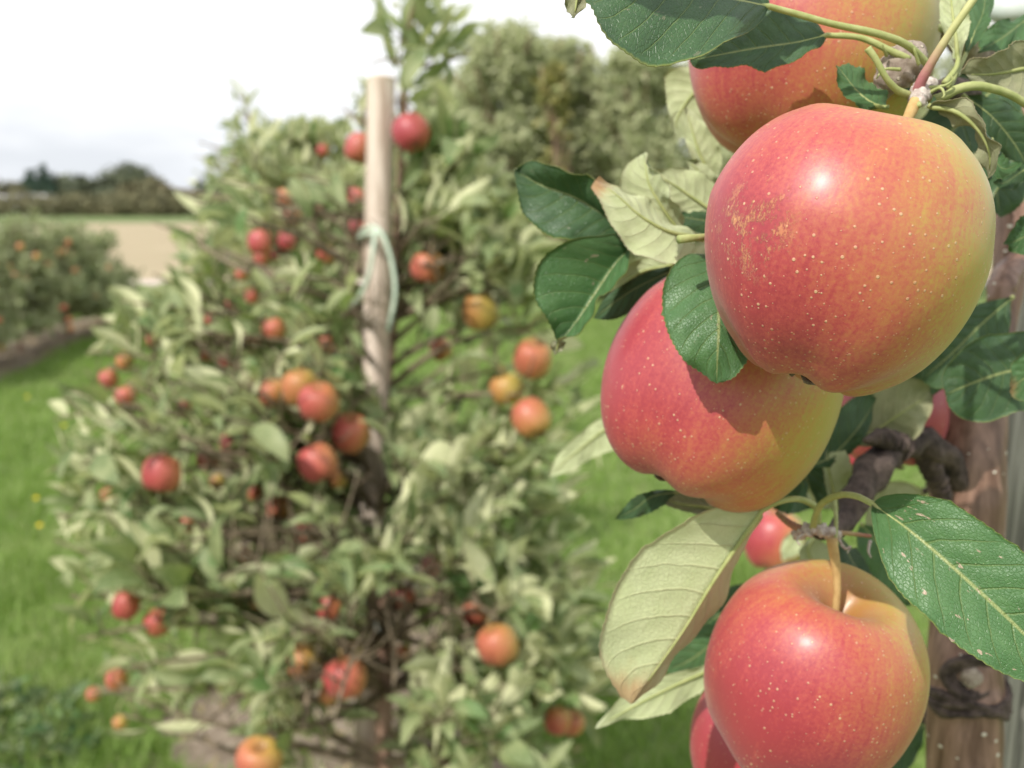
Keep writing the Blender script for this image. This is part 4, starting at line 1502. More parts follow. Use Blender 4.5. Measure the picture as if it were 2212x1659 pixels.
# pruning scar: rings of healed bark round an old cut
pf = NT('petiole_fade')
_z = pf.xyz(pf.n('ShaderNodeNewGeometry').outputs['Position'])[2]
_z0, _z1 = float(P(2000, 165, .280)[2]), float(P(2065, 40, .275)[2])
_n = pf.noise(pf.n('ShaderNodeTexCoord').outputs['Object'], 500, 3)
petiole_fade = pf.fin(pf.bsdf(pf.mix(pf.rng(pf.math('ADD', _z, pf.math('MULTIPLY', _n, .004)), _z0, _z1), (.36, .13, .14), (.46, .46, .20)), .6, pf.bump(_n, .0001)))
b = MB()
cc = P(2098, 1462, .455 - 74 * K * .455 * .93)
for k, (ra_, th) in enumerate([(.0105, .0022), (.0080, .0017), (.0058, .0015)]):
    an = np.linspace(0, 2 * np.pi, 28)
    off = (FW * (-.0006 * (2 - k)))
    pts = [cc + RT * math.cos(a) * ra_ * 1.0 + UP * math.sin(a) * ra_ * .8 + off + FW * (abs(math.cos(a)) ** 2 * ra_ * .42) for a in an]
    b.tube(pts, th, 8, lump=.2, rough=.05, seed=k, cap=False)
b.make('pruning_scar', [M['bark_dark']], near, NB)
b = MB()
b.tube([cc + FW * .006, cc - FW * .0015, cc - FW * .0026], [.0050, .0045, .0015], 16, rough=.05, res=8)
b.make('scar_core', [M['spur']], near, NB)
# ring of wrinkled bark under the scar
b = MB()
for k in range(3):
    ctr = P(2084, 1503 - k * 11, .455)
    an = np.linspace(0, 2 * np.pi, 50)
    rr = 81 * K * .455
    pts = [ctr + RT * math.cos(a) * rr + FW * math.sin(a) * rr + UP * (.0018 * math.sin(3 * a + k) - .004 * max(0, -math.sin(a))) for a in an]
    b.tube(pts, .0022, 8, lump=.35, rough=.10, seed=k + 9, cap=False)
b.make('bark_ring', [M['bark_dark']], near, NB)


def nbranch(pts, mat, name='branch', lump=.12, rough=.03, seg=20, res=60, seed=0, parent=None, mats=None):
    v = [P(x, y, d) for x, y, d, r in pts]
    r = [rr * K * d for x, y, d, rr in pts]
    return MB().tube(v, r, seg, lump=lump, rough=rough, seed=seed, res=res).make(name, [M[mat]], parent or near, NB)


nbranch([(2075, 1040, .452, 30), (2035, 985, .440, 32), (1985, 955, .425, 32), (1935, 965, .41, 33), (1895, 1005, .395, 36), (1862, 1055, .385, 35), (1835, 1110, .375, 24), (1800, 1150, .362, 17), (1760, 1150, .345, 13)],
        'bark_dark', lump=.16, rough=.05, seed=7)
nbranch([(2045, 1100, .445, 14), (2025, 1040, .44, 22), (1990, 965, .43, 24)], 'bark_dark', seed=17, rough=.05)
nbranch([(1945, 968, .405, 30), (1905, 948, .395, 22), (1868, 952, .388, 6)], 'bark_dark', seed=19, rough=.05)
# brown shoot stub lit by the sun beside the trunk
nbranch([(2205, 560, .46, 22), (2172, 600, .44, 30), (2160, 650, .435, 26), (2166, 700, .44, 12)], 'bark_young', seed=3, lump=.05)
# knobby spur top right, its bourse and buds
nbranch([(2120, 130, .40, 36), (2060, 60, .36, 34), (2010, 10, .34, 34), (1960, -30, .33, 36), (1900, -90, .33, 30)], 'spur', seed=5, lump=.15, rough=.04)
nbranch([(2140, 330, .44, 30), (2110, 230, .40, 26), (2060, 190, .34, 22), (2010, 200, .30, 18)], 'bark_dark', seed=6, rough=.04)
nbranch([(1905, 208, .300, 14), (1912, 188, .298, 27), (1928, 165, .296, 40), (1950, 140, .295, 44), (1972, 122, .296, 36), (1990, 118, .297, 20)], 'spur', name='spur', seed=8, lump=.06, rough=.01)
nbranch([(2010, 180, .290, 14), (1990, 198, .285, 20), (1984, 214, .281, 17), (1988, 226, .279, 9)], 'wool', name='bud', seed=9, lump=.2, rough=.06)
nbranch([(1984, 222, .2795, 5), (1985, 226, .2775, 6), (1985, 229, .2765, 5)], 'petiole', name='cut_stalk', lump=0, rough=0, seg=10)
nbranch([(1855, 55, .325, 30), (1875, 15, .325, 26), (1895, -30, .33, 20)], 'spur', name='spur', seed=10, lump=.1)
nbranch([(1718, 1155, .342, 9), (1738, 1148, .336, 14), (1760, 1142, .334, 14), (1790, 1150, .332, 13), (1812, 1158, .336, 9)], 'wool', name='bud', seed=12, lump=.3, rough=.1)
nbranch([(1680, 1108, .345, 7), (1705, 1130, .340, 8), (1735, 1145, .336, 9)], 'petiole_red', name='bud_shoot', seed=13, lump=.1, rough=.02, seg=10)
nbranch([(1880, 1158, .34, 4), (1830, 1152, .337, 5), (1790, 1152, .335, 6)], 'petiole_red', name='bud_shoot', seed=14, lump=.1, seg=10)
nbranch([(1805, 1165, .33, 4), (1806, 1120, .336, 4.5), (1803, 1080, .345, 4)], 'petiole', name='bud_shoot', seed=15, lump=.05, seg=8)
# curly stipules
for k, pts in enumerate([[(1995, 190, .283), (2040, 185, .282), (2058, 172, .281), (2052, 162, .281)], [(2000, 205, .283), (2030, 190, .280), (2040, 205, .279), (2034, 212, .279)],
                         [(1915, 120, .29), (1910, 108, .288), (1906, 95, .287)], [(1945, 150, .285), (1910, 150, .284), (1893, 170, .284)], [(1985, 140, .285), (1975, 108, .283), (1968, 92, .284)],
                         [(1812, 1165, .335), (1825, 1185, .332), (1838, 1180, .332), (1830, 1195, .331)], [(1740, 1150, .334), (1722, 1165, .332), (1728, 1178, .331)],
                         [(1880, 1168, .34), (1876, 1190, .338), (1882, 1205, .337)], [(2075, 150, .33), (2060, 125, .327), (2062, 108, .327)]]):
    v = [P(*p) for p in pts]
    MB().tube(v, np.linspace(.0006, .0002, len(v)), 6, res=14).make('stipule', [M['wool' if k > 4 else 'petiole']], near, NB)


def leaf(mid, A, B, cam='top', tops='top_dark', unders='under_pale', ca=0.0, cb=0.0, pet=None, pr=.0008, petmat='petiole', tint=None, burn=0.0, scar=0.0, nu=58, nv=11,
         serr=.0007, wave=.0012, world=False, seed=0, nteeth=29, parent=None):
    """a leaf lofted between its two margins over the midrib; real thickness, toothed margin"""
    cv = (lambda l: np.array([np.asarray(p) for p in l])) if world else (lambda l: np.array([P(*p) for p in l]))
    m = catmull(cv(mid), nu + 1)
    us = np.linspace(0, 1, nu + 1)

    def side(E, c):
        if world:
            e = catmull(np.vstack([m[:1], cv(E), m[-1:]]), nu + 1)
            return e
        # depth of the margin follows the midrib plus its own bow
        md = np.array([p[2] for p in mid], float)
        mu = np.r_[0, np.cumsum([math.hypot(mid[i + 1][0] - mid[i][0], mid[i + 1][1] - mid[i][1]) for i in range(len(mid) - 1)])]
        mu /= mu[-1]
        pts = [(mid[0][0], mid[0][1])] + [tuple(p[:2]) for p in E] + [(mid[-1][0], mid[-1][1])]
        q = catmull(np.array(pts, float), nu + 1)
        d = np.interp(us, mu, md) + c * np.sin(np.pi * us) ** .7
        return np.array([P(q[i, 0], q[i, 1], d[i]) for i in range(nu + 1)])
    ea, eb = side(A, ca), side(B, cb)
    r_ = np.random.default_rng(seed + 100)
    ph = r_.uniform(0, 6, 4)
    rows = []
    tt = np.linspace(0, 1, nv + 1)
    for i, u in enumerate(us):
        row = []
        tang = nz(m[min(nu, i + 1)] - m[max(0, i - 1)])
        for e, sg in ((ea, -1), (eb, 1)):
            w = e[i] - m[i]
            wl = np.linalg.norm(w) + 1e-9
            tooth = ((u * nteeth) % 1.0)
            ext = serr * (tooth ** 1.5 - .4) * min(1, wl / .006)
            pts = m[i] + np.outer(tt, w) * (1 + ext / wl * (tt[:, None] ** 6)) + np.outer((tt ** 6) * ext * .8, tang)
            row.append(pts)
        rows.append((row[0][::-1], row[1][1:]))
    V = np.array([np.vstack(r) for r in rows])          # nu+1, 2nv+1, 3
    # normals
    du = np.gradient(V, axis=0)
    dv = np.gradient(V, axis=1)
    N = np.cross(du, dv)
    N /= np.linalg.norm(N, axis=2)[:, :, None] + 1e-12
    cen = V[nu // 2, nv]
    sgn = 1.0 if N[nu // 2, nv] @ (CO - cen) > 0 else -1.0
    if N.reshape(-1, 3).mean(0) @ (CO - cen) * sgn < 0:
        sgn = -sgn
    N *= sgn                                            # towards the camera stand
    v01 = np.concatenate([-tt[::-1], tt[1:]])
    W = np.linalg.norm(ea - m, axis=1)[:, None] + np.linalg.norm(eb - m, axis=1)[:, None]
    a = np.abs(v01)[None, :]
    U = us[:, None]
    hgt = wave * (np.sin(U * 13 + v01[None] * 2 + ph[0]) * a ** 1.5 + .5 * np.sin(U * 29 + ph[1] + v01[None]) * a ** 2.5)
    s_ = (U - .20 * a ** 1.25) * 8.5 + .17 * np.sign(v01)[None]
    pillow = (np.abs((s_ % 1) - .5) * 2) ** .6
    bow = .00055 * (pillow - .6) * np.minimum(1, a * 4) * (1 - a ** 4)
    sd = 1 if cam == 'top' else -1
    V = V + N * (hgt + sd * bow * np.minimum(1, W / .02) + .05 * W * (a * (1 - a)) * sd)[:, :, None]
    T = .00022
    Vt = V + N * T / 2
    Vb = V - N * T / 2
    nr, nc = V.shape[:2]
    VV = np.vstack([Vt.reshape(-1, 3), Vb.reshape(-1, 3)])
    i, j = np.meshgrid(np.arange(nr - 1), np.arange(nc - 1), indexing='ij')
    q0 = (i * nc + j).ravel()
    F1 = np.stack([q0, q0 + nc, q0 + nc + 1, q0 + 1], 1)
    if sgn < 0:
        F1 = F1[:, ::-1]
    F2 = F1[:, ::-1] + nr * nc
    bd = [(k * nc, (k + 1) * nc) for k in range(nr - 1)] + [((k + 1) * nc + nc - 1, k * nc + nc - 1) for k in range(nr - 1)]
    F3 = np.array([(x, y, y + nr * nc, x + nr * nc) for x, y in bd])
    if sgn < 0:
        F3 = F3[:, ::-1]
    FF = np.vstack([F1, F2, F3])
    mi = np.r_[np.zeros(len(F1)), np.ones(len(F2)), np.zeros(len(F3))].astype(int)
    mats = [M[tops], M[unders]] if cam == 'top' else [M[unders], M[tops]]
    UVg = np.stack(np.broadcast_arrays(U, (v01[None] + 1) / 2), 2).reshape(-1, 2)
    UV = np.vstack([UVg, UVg])
    me = mesh('leaf', VV - NB, FF, mats, uv=UV, mi=mi)
    o = obj('leaf', me, parent or near)
    o['tint'] = float(r_.uniform(0, 9) if tint is None else tint)
    o['burn'] = float(burn)
    o['scar'] = float(scar)
    # petiole running on as the raised midrib of the underside
    k = int(nu * .93)
    low = -N[:, nv] if cam == 'top' else N[:, nv]
    rib = m[:k] + low[:k] * (np.linspace(pr * .75, .00012, k))[:, None]
    rib = rib[::3]
    pp = [P(*p) for p in pet] if pet else []
    pts = np.vstack([catmull(np.array(pp + [rib[0]]), 24)[:-1], rib]) if pp else rib
    rad = np.r_[np.linspace(pr * 1.35, pr, 23) if pp else [], np.linspace(pr, .00018, len(rib))]
    MB().tube(pts, rad, 10, lump=.03).make('petiole', [M[petmat]], o, NB)
    return o


# ---- top left pair, in the sky
leaf([(1662, 14, .276), (1568, -6, .268), (1450, -36, .262), (1340, -44, .258), (1262, -22, .258)],
     [(1640, 48), (1560, 100), (1500, 130), (1440, 138), (1370, 126), (1320, 96), (1290, 60), (1275, 18)],
     [(1600, -60), (1500, -120), (1400, -130), (1310, -90)], 'top', 'top_dark', 'under_pale', -.010, .010,
     pet=[(2005, 140, .288), (1960, 98, .283), (1900, 74, .280), (1800, 52, .278), (1720, 30, .277)], pr=.00085, seed=1, scar=.2)
leaf([(1786, 76, .292), (1720, 92, .292), (1640, 104, .293), (1560, 118, .294), (1490, 132, .296)],
     [(1768, 104), (1725, 130), (1640, 148), (1560, 148), (1510, 138)],
     [(1760, 45), (1680, 20), (1600, 30), (1530, 80)], 'top', 'top_dark', 'under_pale', -.004, .002,
     pet=[(1965, 128, .290), (1930, 113, .290), (1860, 82, .291)], pr=.0008, seed=2)
leaf([(1262, -90, .27), (1250, -30, .268), (1240, 40, .266)], [(1222, -50), (1217, -5), (1228, 22)], [(1290, -50), (1272, -5), (1254, 22)], 'under', 'top_bright', 'under_olive', 0, .002, seed=3, nu=40, nv=8)
# ---- pale leaves behind the upper apple
leaf([(1560, 150, .40), (1500, 200, .40), (1462, 260, .40), (1470, 300, .40)], [(1520, 140), (1442, 155), (1440, 220), (1452, 280)], [(1560, 220), (1530, 270), (1500, 300)], 'under', seed=4)
leaf([(1545, 400, .39), (1510, 330, .388), (1490, 262, .39), (1482, 232, .392)], [(1515, 375), (1484, 320), (1478, 262)], [(1560, 330), (1530, 275), (1500, 240)], 'under', seed=5)
leaf([(1560, 440, .375), (1530, 400, .37), (1500, 360, .37), (1482, 345, .37)], [(1535, 430), (1500, 390)], [(1555, 400), (1520, 350)], 'under', seed=6, nu=40, nv=8, pr=.0005)
# ---- group left of the largest apple
leaf([(1350, 505, 0.348), (1300, 462, 0.348), (1240, 425, 0.350), (1170, 400, 0.352), (1110, 366, 0.354)],
     [(1350, 520), (1280, 520), (1200, 518), (1140, 472), (1113, 410)],
     [(1335, 470), (1290, 405), (1255, 376), (1200, 357), (1150, 351)], 'top', 'top_dark', 'under_pale', -.006, -.011, seed=7, scar=.3,
     pet=[(1480, 560, .36), (1400, 540, .352)])
leaf([(1376, 522, 0.344), (1330, 570, 0.341), (1290, 630, 0.339), (1250, 690, 0.338), (1207, 742, 0.338)],
     [(1350, 506), (1290, 510), (1225, 518), (1180, 550), (1156, 590), (1155, 650), (1176, 690), (1198, 722)],
     [(1362, 560), (1325, 615), (1290, 665), (1250, 712)], 'top', 'top_bright', 'under_olive', -.008, -.016, seed=8, scar=.6,
     pet=[(1470, 545, .355), (1420, 528, .348)])
leaf([(1206, 735, 0.339), (1204, 750, 0.340), (1200, 768, 0.341)], [(1190, 742), (1192, 755)], [(1224, 738), (1214, 755)], 'under', 'top_dark', 'under_olive', seed=9, nu=16, nv=4, pr=.0003, serr=.0003)
leaf([(1500, 515, 0.335), (1440, 500, 0.330), (1380, 465, 0.328), (1330, 420, 0.328), (1285, 390, 0.330)],
     [(1508, 545), (1470, 568), (1430, 570), (1375, 548), (1330, 500), (1300, 455), (1280, 405)],
     [(1490, 500), (1440, 468), (1390, 430), (1330, 398)], 'under', 'top_dark', 'under_pale', -.004, .006, seed=10, burn=.9,
     pet=[(1600, 520, .345), (1540, 520, .338)])
MB().tube([P(1560, 508, .286), P(1510, 513, .281), P(1466, 517, .278)], [.0010, .0010, .0012], 12).make('cut_stalk', [M['petiole']], near, NB)
leaf([(1470, 500, 0.350), (1430, 445, 0.348), (1400, 390, 0.348), (1394, 328, 0.350)], [(1420, 470), (1360, 440), (1336, 400), (1355, 352)], [(1470, 450), (1440, 400), (1408, 355)], 'under', seed=11, cb=-.008)
leaf([(1560, 470, 0.357), (1500, 430, 0.357), (1440, 390, 0.357), (1400, 375, 0.358)], [(1510, 475), (1450, 450), (1410, 400)], [(1560, 420), (1515, 372), (1460, 360)], 'under', seed=12)
leaf([(1600, 500, 0.355), (1540, 480, 0.355), (1480, 470, 0.357), (1440, 462, 0.360)], [(1560, 515), (1500, 500), (1455, 480)], [(1560, 465), (1500, 455)], 'top', 'top_dark', seed=13, nu=40, nv=8)
leaf([(1505, 562, .345), (1440, 590, .35), (1360, 630, .352), (1282, 688, .355)], [(1480, 600), (1400, 655), (1330, 690)], [(1470, 570), (1390, 590), (1310, 640)], 'top', 'top_dark', 'under_pale', seed=14)
leaf([(1500, 560, .36), (1440, 575, .362), (1380, 590, .365), (1320, 640, .368)], [(1460, 600), (1380, 640)], [(1450, 555), (1380, 560), (1320, 600)], 'under', seed=15)
# ---- leaf over the second apple
leaf([(1535, 545, .302), (1550, 620, .290), (1553, 700, .283), (1550, 765, .281), (1548, 829, .283)],
     [(1500, 552), (1458, 572), (1434, 612), (1429, 660), (1440, 715), (1468, 768), (1508, 808)],
     [(1570, 580), (1600, 650), (1625, 720), (1620, 770), (1590, 808)], 'top', 'top_bright', 'under_pale', .004, .002, seed=16, scar=.5, nteeth=29,
     pet=[(1600, 520, .33), (1560, 530, .315)])
# ---- leaves under and beside the second apple
leaf([(1470, 1062, .36), (1410, 1072, .36), (1370, 1100, .362), (1328, 1122, .365)], [(1440, 1085), (1390, 1115)], [(1430, 1058), (1375, 1070), (1345, 1100)], 'top', 'top_dark', seed=17, nu=40, nv=8)
leaf([(1560, 1100, .365), (1500, 1092, .365), (1455, 1085, .366), (1415, 1068, .368)], [(1510, 1110), (1450, 1096)], [(1510, 1070), (1450, 1060)], 'under', 'top_dark', 'under_olive', seed=18, nu=40, nv=8)
leaf([(1640, 1120, .40), (1580, 1110, .40), (1530, 1100, .40), (1490, 1085, .40)], [(1580, 1130), (1520, 1115)], [(1580, 1085), (1520, 1080)], 'top', seed=19, nu=30, nv=6)
leaf([(1345, 900, .52), (1290, 940, .52), (1235, 985, .52), (1182, 1030, .52)], [(1345, 960), (1290, 985), (1225, 1020)], [(1300, 903), (1240, 945), (1200, 990)], 'under', seed=20)
leaf([(1730, 1010, .395), (1790, 990, .40), (1850, 930, .40), (1893, 862, .405)], [(1760, 950), (1800, 895), (1860, 850)], [(1790, 1010), (1840, 980), (1880, 920)], 'top', 'top_dark', 'under_pale', seed=21)
leaf([(1820, 960, .415), (1890, 930, .41), (1950, 890, .405), (2012, 850, .41)], [(1840, 905), (1880, 850), (1940, 815), (1990, 822)], [(1880, 965), (1950, 962), (1998, 925), (2016, 880)], 'under', 'top_dark', 'under_olive', seed=22)
leaf([(1790, 880, .41), (1760, 950, .41), (1740, 1020, .41), (1770, 1100, .41)], [(1720, 920), (1680, 990), (1700, 1070)], [(1810, 930), (1800, 1000), (1800, 1060)], 'top', 'top_dark', seed=23)
leaf([(1812, 1120, .40), (1800, 1060, .40), (1790, 1010, .40), (1785, 950, .40)], [(1788, 1080), (1780, 1010)], [(1835, 1070), (1838, 1000), (1810, 950)], 'under', seed=24, nu=40, nv=8)
leaf([(1760, 1090, .40), (1730, 1040, .41), (1690, 1050, .42), (1650, 1080, .42)], [(1720, 1110), (1680, 1105)], [(1720, 1020), (1680, 1030)], 'top', seed=25, nu=40, nv=8)
leaf([(2020, 1160, .50), (1960, 1190, .50), (1900, 1160, .50), (1880, 1080, .50)], [(1990, 1240), (1920, 1230), (1870, 1150)], [(2010, 1110), (1980, 1050), (1920, 1040)], 'under', 'top_bright', 'under_pale', seed=26)
# ---- lower pale leaf and big glossy leaf
leaf([(1645, 1104, .328), (1600, 1165, .332), (1540, 1255, .334), (1470, 1370, .336), (1363, 1521, .334)],
     [(1625, 1100), (1570, 1094), (1500, 1110), (1440, 1148), (1402, 1180), (1388, 1184), (1345, 1245), (1308, 1320), (1292, 1385), (1301, 1438), (1330, 1490)],
     [(1640, 1135), (1604, 1200), (1562, 1285), (1508, 1372), (1448, 1440), (1392, 1492)], 'under', 'top_dark', 'under_pale', -.006, .010, seed=27, burn=.75,
     pet=[(1768, 1132, .333), (1762, 1096, .330), (1725, 1078, .327), (1680, 1085, .327)], pr=.0009)
leaf([(1884, 1088, .288), (1970, 1150, .276), (2080, 1245, .267), (2210, 1368, .260), (2340, 1500, .258)],
     [(1882, 1120), (1895, 1180), (1925, 1252), (1985, 1325), (2062, 1392), (2140, 1440), (2220, 1478), (2290, 1500)],
     [(1905, 1072), (1960, 1066), (2040, 1078), (2110, 1118), (2180, 1168), (2270, 1240), (2330, 1350)], 'top', 'top_bright', 'under_pale', -.004, -.003, seed=28, scar=1.0, nteeth=29,
     pet=[(1755, 1142, .334), (1772, 1092, .322), (1812, 1070, .308), (1850, 1072, .296)], pr=.0009, wave=.0010)
leaf([(1740, 1140, .70), (1715, 1160, .70), (1700, 1185, .70), (1690, 1212, .70)], [(1700, 1155), (1685, 1190)], [(1735, 1170), (1722, 1200)], 'under', seed=59, nu=30, nv=6)
leaf([(1560, 1435, .40), (1470, 1475, .40), (1380, 1520, .40), (1285, 1574, .402)], [(1520, 1490), (1440, 1540), (1350, 1558)], [(1520, 1438), (1420, 1462), (1345, 1500)], 'under', seed=29)
leaf([(1620, 1330, .42), (1560, 1370, .42), (1500, 1420, .42), (1440, 1450, .42)], [(1570, 1420), (1500, 1460)], [(1560, 1330), (1490, 1370), (1450, 1410)], 'top', 'top_bright', seed=30)
leaf([(1640, 1250, .44), (1590, 1300, .44), (1540, 1340, .44), (1480, 1400, .44)], [(1600, 1340), (1530, 1390)], [(1570, 1270), (1510, 1310), (1480, 1360)], 'top', 'top_dark', seed=31)
leaf([(1815, 1160, .40), (1840, 1210, .38), (1860, 1240, .37), (1885, 1290, .365)], [(1815, 1215), (1838, 1262)], [(1862, 1200), (1884, 1250)], 'top', 'top_dark', seed=32, nu=40, nv=8)
leaf([(1860, 1130, .42), (1900, 1180, .42), (1930, 1240, .42), (1960, 1310, .42)], [(1850, 1190), (1880, 1260), (1920, 1300)], [(1920, 1150), (1960, 1220), (1975, 1280)], 'top', 'top_bright', seed=33)
leaf([(1760, 1160, .46), (1745, 1190, .46), (1770, 1230, .46), (1800, 1255, .46)], [(1725, 1190), (1750, 1250)], [(1790, 1180), (1810, 1220)], 'under', 'top_dark', 'under_pale', seed=34, nu=40, nv=8)
# ---- right side, round the top spur
leaf([(2070, 128, .30), (2065, 80, .30), (2058, 30, .302), (2050, -40, .305)], [(2045, 90), (2030, 40), (2030, -10)], [(2088, 90), (2096, 40), (2080, -10)], 'under', 'top_bright', 'under_pale', seed=35, ca=.002, cb=-.002,
     pet=[(2040, 180, .295), (2064, 150, .298)], pr=.0007)
leaf([(2085, 120, .31), (2105, 70, .312), (2125, 20, .314), (2130, -50, .316)], [(2082, 80), (2092, 20), (2105, -30)], [(2120, 80), (2144, 30), (2150, -20)], 'top', 'top_bright', seed=36, pet=[(2050, 190, .30), (2070, 150, .305)], pr=.0007)
leaf([(2245, 20, .34), (2200, 55, .335), (2160, 85, .332), (2113, 112, .33)], [(2200, 100), (2160, 118)], [(2190, 38), (2150, 50), (2118, 76)], 'top', 'top_bright', seed=37, wave=.002)
leaf([(2260, 140, .30), (2200, 150, .298), (2140, 160, .297), (2074, 160, .296)], [(2230, 225), (2170, 200), (2115, 184)], [(2240, 85), (2170, 105), (2110, 125)], 'under', 'top_dark', 'under_olive', seed=38, cb=-.006)
leaf([(2006, 228, .281), (2062, 238, .278), (2110, 275, .277), (2138, 330, .278), (2136, 392, .282)],
     [(2020, 216), (2060, 213), (2104, 236), (2142, 285), (2150, 345)],
     [(2030, 240), (2070, 262), (2104, 300), (2125, 360)], 'under', 'top_dark', 'under_olive', -.003, .004, seed=39, nteeth=26, wave=.002)
leaf([(2080, 205, .32), (2140, 250, .32), (2190, 310, .325), (2230, 380, .33)], [(2090, 250), (2130, 310), (2190, 350)], [(2130, 212), (2190, 225), (2240, 300)], 'top', 'top_dark', seed=40)
leaf([(2140, 300, .305), (2150, 345, .30), (2170, 365, .298), (2205, 350, .298)], [(2140, 350), (2155, 384), (2190, 372)], [(2160, 320), (2175, 345), (2195, 348)], 'top', 'top_bright', seed=41, nu=40, nv=8)
leaf([(2240, 350, .325), (2200, 375, .325), (2170, 395, .325), (2146, 392, .325)], [(2200, 405), (2165, 410)], [(2200, 355), (2165, 380)], 'top', 'top_dark', 'under_olive', seed=42, nu=30, nv=6)
leaf([(2260, 490, .33), (2225, 505, .33), (2195, 520, .33), (2172, 528, .33)], [(2225, 548), (2190, 545)], [(2225, 460), (2195, 480), (2178, 505)], 'top', 'top_bright', seed=43, scar=.5)
pq = catmull(np.array([list(P(1990, 212, .284)) + [.0017], list(P(1985, 190, .282)) + [.0016], list(P(2005, 148, .279)) + [.0013], list(P(2050, 75, .275)) + [.0011], list(P(2095, 10, .272)) + [.00105], list(P(2140, -60, .272)) + [.001]]), 60)
bq = MB()
bq.tube(pq[:, :3], pq[:, 3], 14, lump=.03)
bq.make('petiole', [petiole_fade], near, NB)
leaf([(2330, 330, .300), (2360, 420, .30), (2400, 520, .30), (2440, 620, .30)], [(2290, 420), (2320, 540)], [(2420, 380), (2460, 500)], 'top', 'top_dark', seed=44, pr=.001,
     pet=[(2005, 216, .287), (2040, 208, .285), (2075, 190, .284), (2130, 188, .285), (2212, 222, .290)])
MB().tube([P(1962, 206, .284), P(1935, 192, .281), P(1912, 165, .279), P(1893, 130, .278), P(1874, 104, .278)], [.0012, .0010, .0009, .0009, .0011], 12, res=30, lump=.04).make('cut_stalk', [M['petiole']], near, NB)
MB().tube([P(1912, 112, .31), P(1906, 70, .31), P(1900, 40, .312), P(1885, 10, .32)], .0010, 10, res=20).make('cut_stalk', [M['petiole']], near, NB)
MB().tube([P(2035, 62, .325), P(1985, 45, .318), P(1960, 20, .315), P(1935, -20, .31)], [.0012, .0011, .001, .001], 10, res=20).make('cut_stalk', [M['petiole']], near, NB)
leaf([(1920, 232, .292), (1885, 222, .291), (1850, 195, .292), (1806, 140, .294)], [(1870, 236), (1830, 215), (1808, 170)], [(1900, 190), (1865, 160), (1830, 135)], 'top', 'top_bright', 'under_pale', seed=45, nu=44, nv=9, cb=.004)
leaf([(1945, 190, .31), (1955, 130, .33), (2000, 100, .34), (2040, 90, .345)], [(1960, 200), (2010, 150)], [(1960, 100), (2010, 70)], 'top', 'top_dark', seed=46, nu=30, nv=6)
# ---- dark leaves at the right behind the largest apple
leaf([(2190, 640, .40), (2120, 700, .40), (2060, 760, .40), (1990, 820, .40)], [(2170, 740), (2100, 800), (2030, 840)], [(2120, 655), (2050, 690), (1990, 760)], 'top', 'top_dark', seed=47)
leaf([(2260, 800, .36), (2190, 800, .358), (2120, 820, .357), (2042, 852, .357)],
     [(2240, 880), (2190, 890), (2130, 913), (2075, 903), (2048, 880)], [(2230, 722), (2170, 720), (2110, 730), (2060, 770), (2038, 815)], 'top', 'top_dark', 'under_pale', seed=48, serr=.0004)
leaf([(2300, 750, .33), (2250, 790, .33), (2215, 815, .331), (2182, 838, .332)], [(2270, 850), (2225, 868), (2190, 862)], [(2240, 745), (2200, 770), (2180, 805)], 'top', 'top_bright', 'under_pale', seed=49, burn=.6)
leaf([(2100, 640, .42), (2060, 700, .42), (2030, 780, .42), (1960, 860, .42)], [(2020, 690), (1960, 760), (1930, 830)], [(2120, 720), (2080, 800), (2010, 860)], 'top', 'top_dark', seed=50)
leaf([(2180, 190, .39), (2160, 280, .39), (2150, 380, .39), (2160, 470, .39)], [(2110, 250), (2100, 350), (2120, 430)], [(2220, 280), (2230, 380), (2200, 450)], 'top', 'top_dark', seed=51)
leaf([(2000, 1560, .52), (1970, 1590, .52), (1930, 1620, .52), (1890, 1659, .52)], [(1980, 1640), (1930, 1680)], [(1950, 1550), (1900, 1590)], 'top', 'top_dark', seed=52, nu=30, nv=6)
nbranch([(2060, 1560, .46, 20), (2010, 1545, .47, 22), (1975, 1520, .49, 16), (1955, 1490, .50, 10)], 'bark_dark', seed=33, rough=.06)
# leaves of the near tree above the frame: their shade falls on the top leaves
def above(points, t):
    return [P(*p) + SUN * t for p in points]


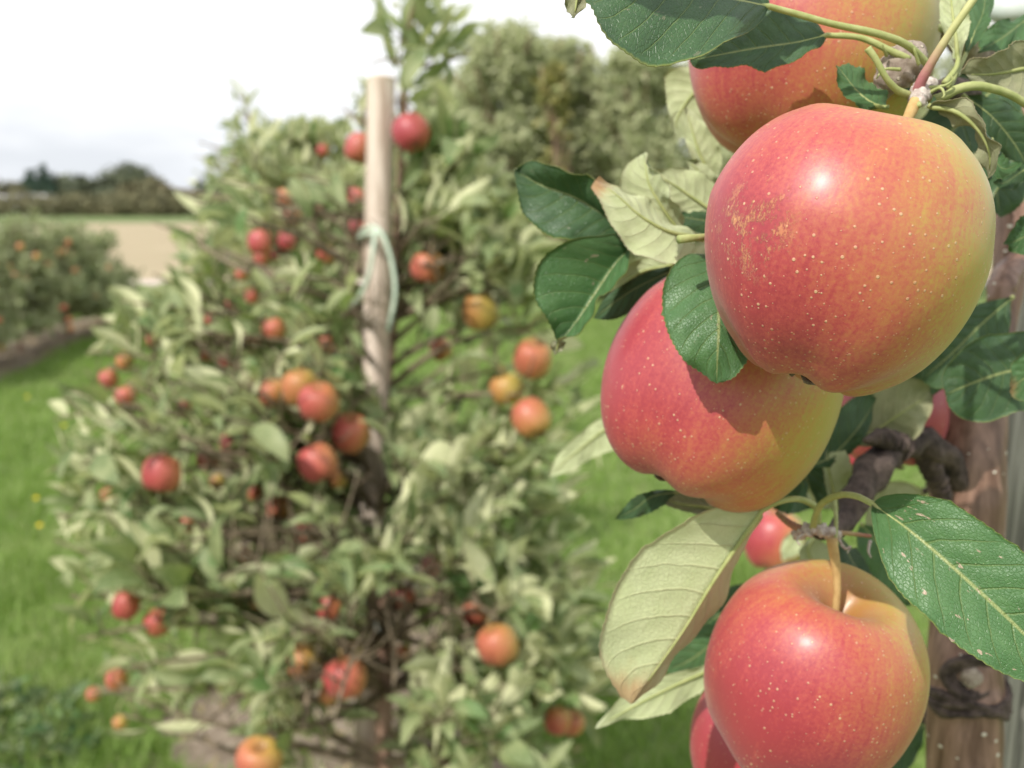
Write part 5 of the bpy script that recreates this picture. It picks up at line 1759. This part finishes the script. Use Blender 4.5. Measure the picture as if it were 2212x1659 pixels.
leaf(above([(1680, 62, .27), (1560, 30, .265), (1440, 10, .26), (1300, -10, .26)], .07), above([(1620, 92, .27), (1520, 88, .265), (1400, 68, .26), (1330, 52, .26)], .07),
     above([(1620, -60, .27), (1500, -100, .265), (1380, -90, .26)], .07), 'top', world=True, seed=60, nu=40, nv=8)
leaf(above([(1790, 60, .29), (1720, 60, .29), (1620, 60, .29), (1540, 90, .29)], .09), above([(1760, 98, .29), (1700, 118, .29), (1600, 128, .29)], .09),
     above([(1760, 10, .29), (1640, 0, .29), (1560, 30, .29)], .09), 'top', world=True, seed=61, nu=40, nv=8)
leaf(above([(2260, 640, .45), (2180, 700, .45), (2100, 800, .45), (2060, 930, .45)], .12), above([(2160, 640, .45), (2060, 760, .45), (2010, 860, .45)], .12),
     above([(2260, 760, .45), (2190, 900, .45), (2120, 960, .45)], .12), 'top', world=True, seed=62, nu=40, nv=8)
# twigs that carry the upper leaves and the two deeper apples
for a, bq, cq in [(P(2222, -280, .47), P(2300, -150, .45), above([(2260, 640, .45)], .12)[0]), (P(2100, 1000, .47), P(1960, 1120, .66), P(1672, 1088, .85)),
                  (P(2100, 900, .47), P(1950, 900, .53), P(1858, 945, .60))]:
    MB().tube(bezier(a, bq, cq, 16), np.linspace(.0026, .0010, 16), 8, lump=.1).make('branch', [M['bark_dark']], near, NB)
# grey weathered stake behind the near trunk
s0, s1 = P(2300, 1500, .52), P(2312, -200, .52)
dS = nz(s1 - s0)
f0 = s0 - dS * (s0[2] / dS[2])
stake('thick grey weathered stake at the right edge behind the near trunk', f0, s1, .0300, 'stake_grey', 'stake_grey', 28, 5)
rt_ = empty('tree_tie', P(2200, 10, .47))
tag(rt_, 'whitish green tie at the top right corner on the grey stake', 'tie')
MB().tube([P(2140, 6, .50), P(2160, 22, .455), P(2200, 24, .45), P(2260, 18, .45), P(2330, 10, .46)], .0055, 10, res=30).make('band', [M['tie_white']], rt_, P(2200, 10, .47))
print('tris', sum(len(m_.loops) - 2 * len(m_.polygons) for m_ in bpy.data.meshes))
print('leaves', n1, n2, n3, n4)
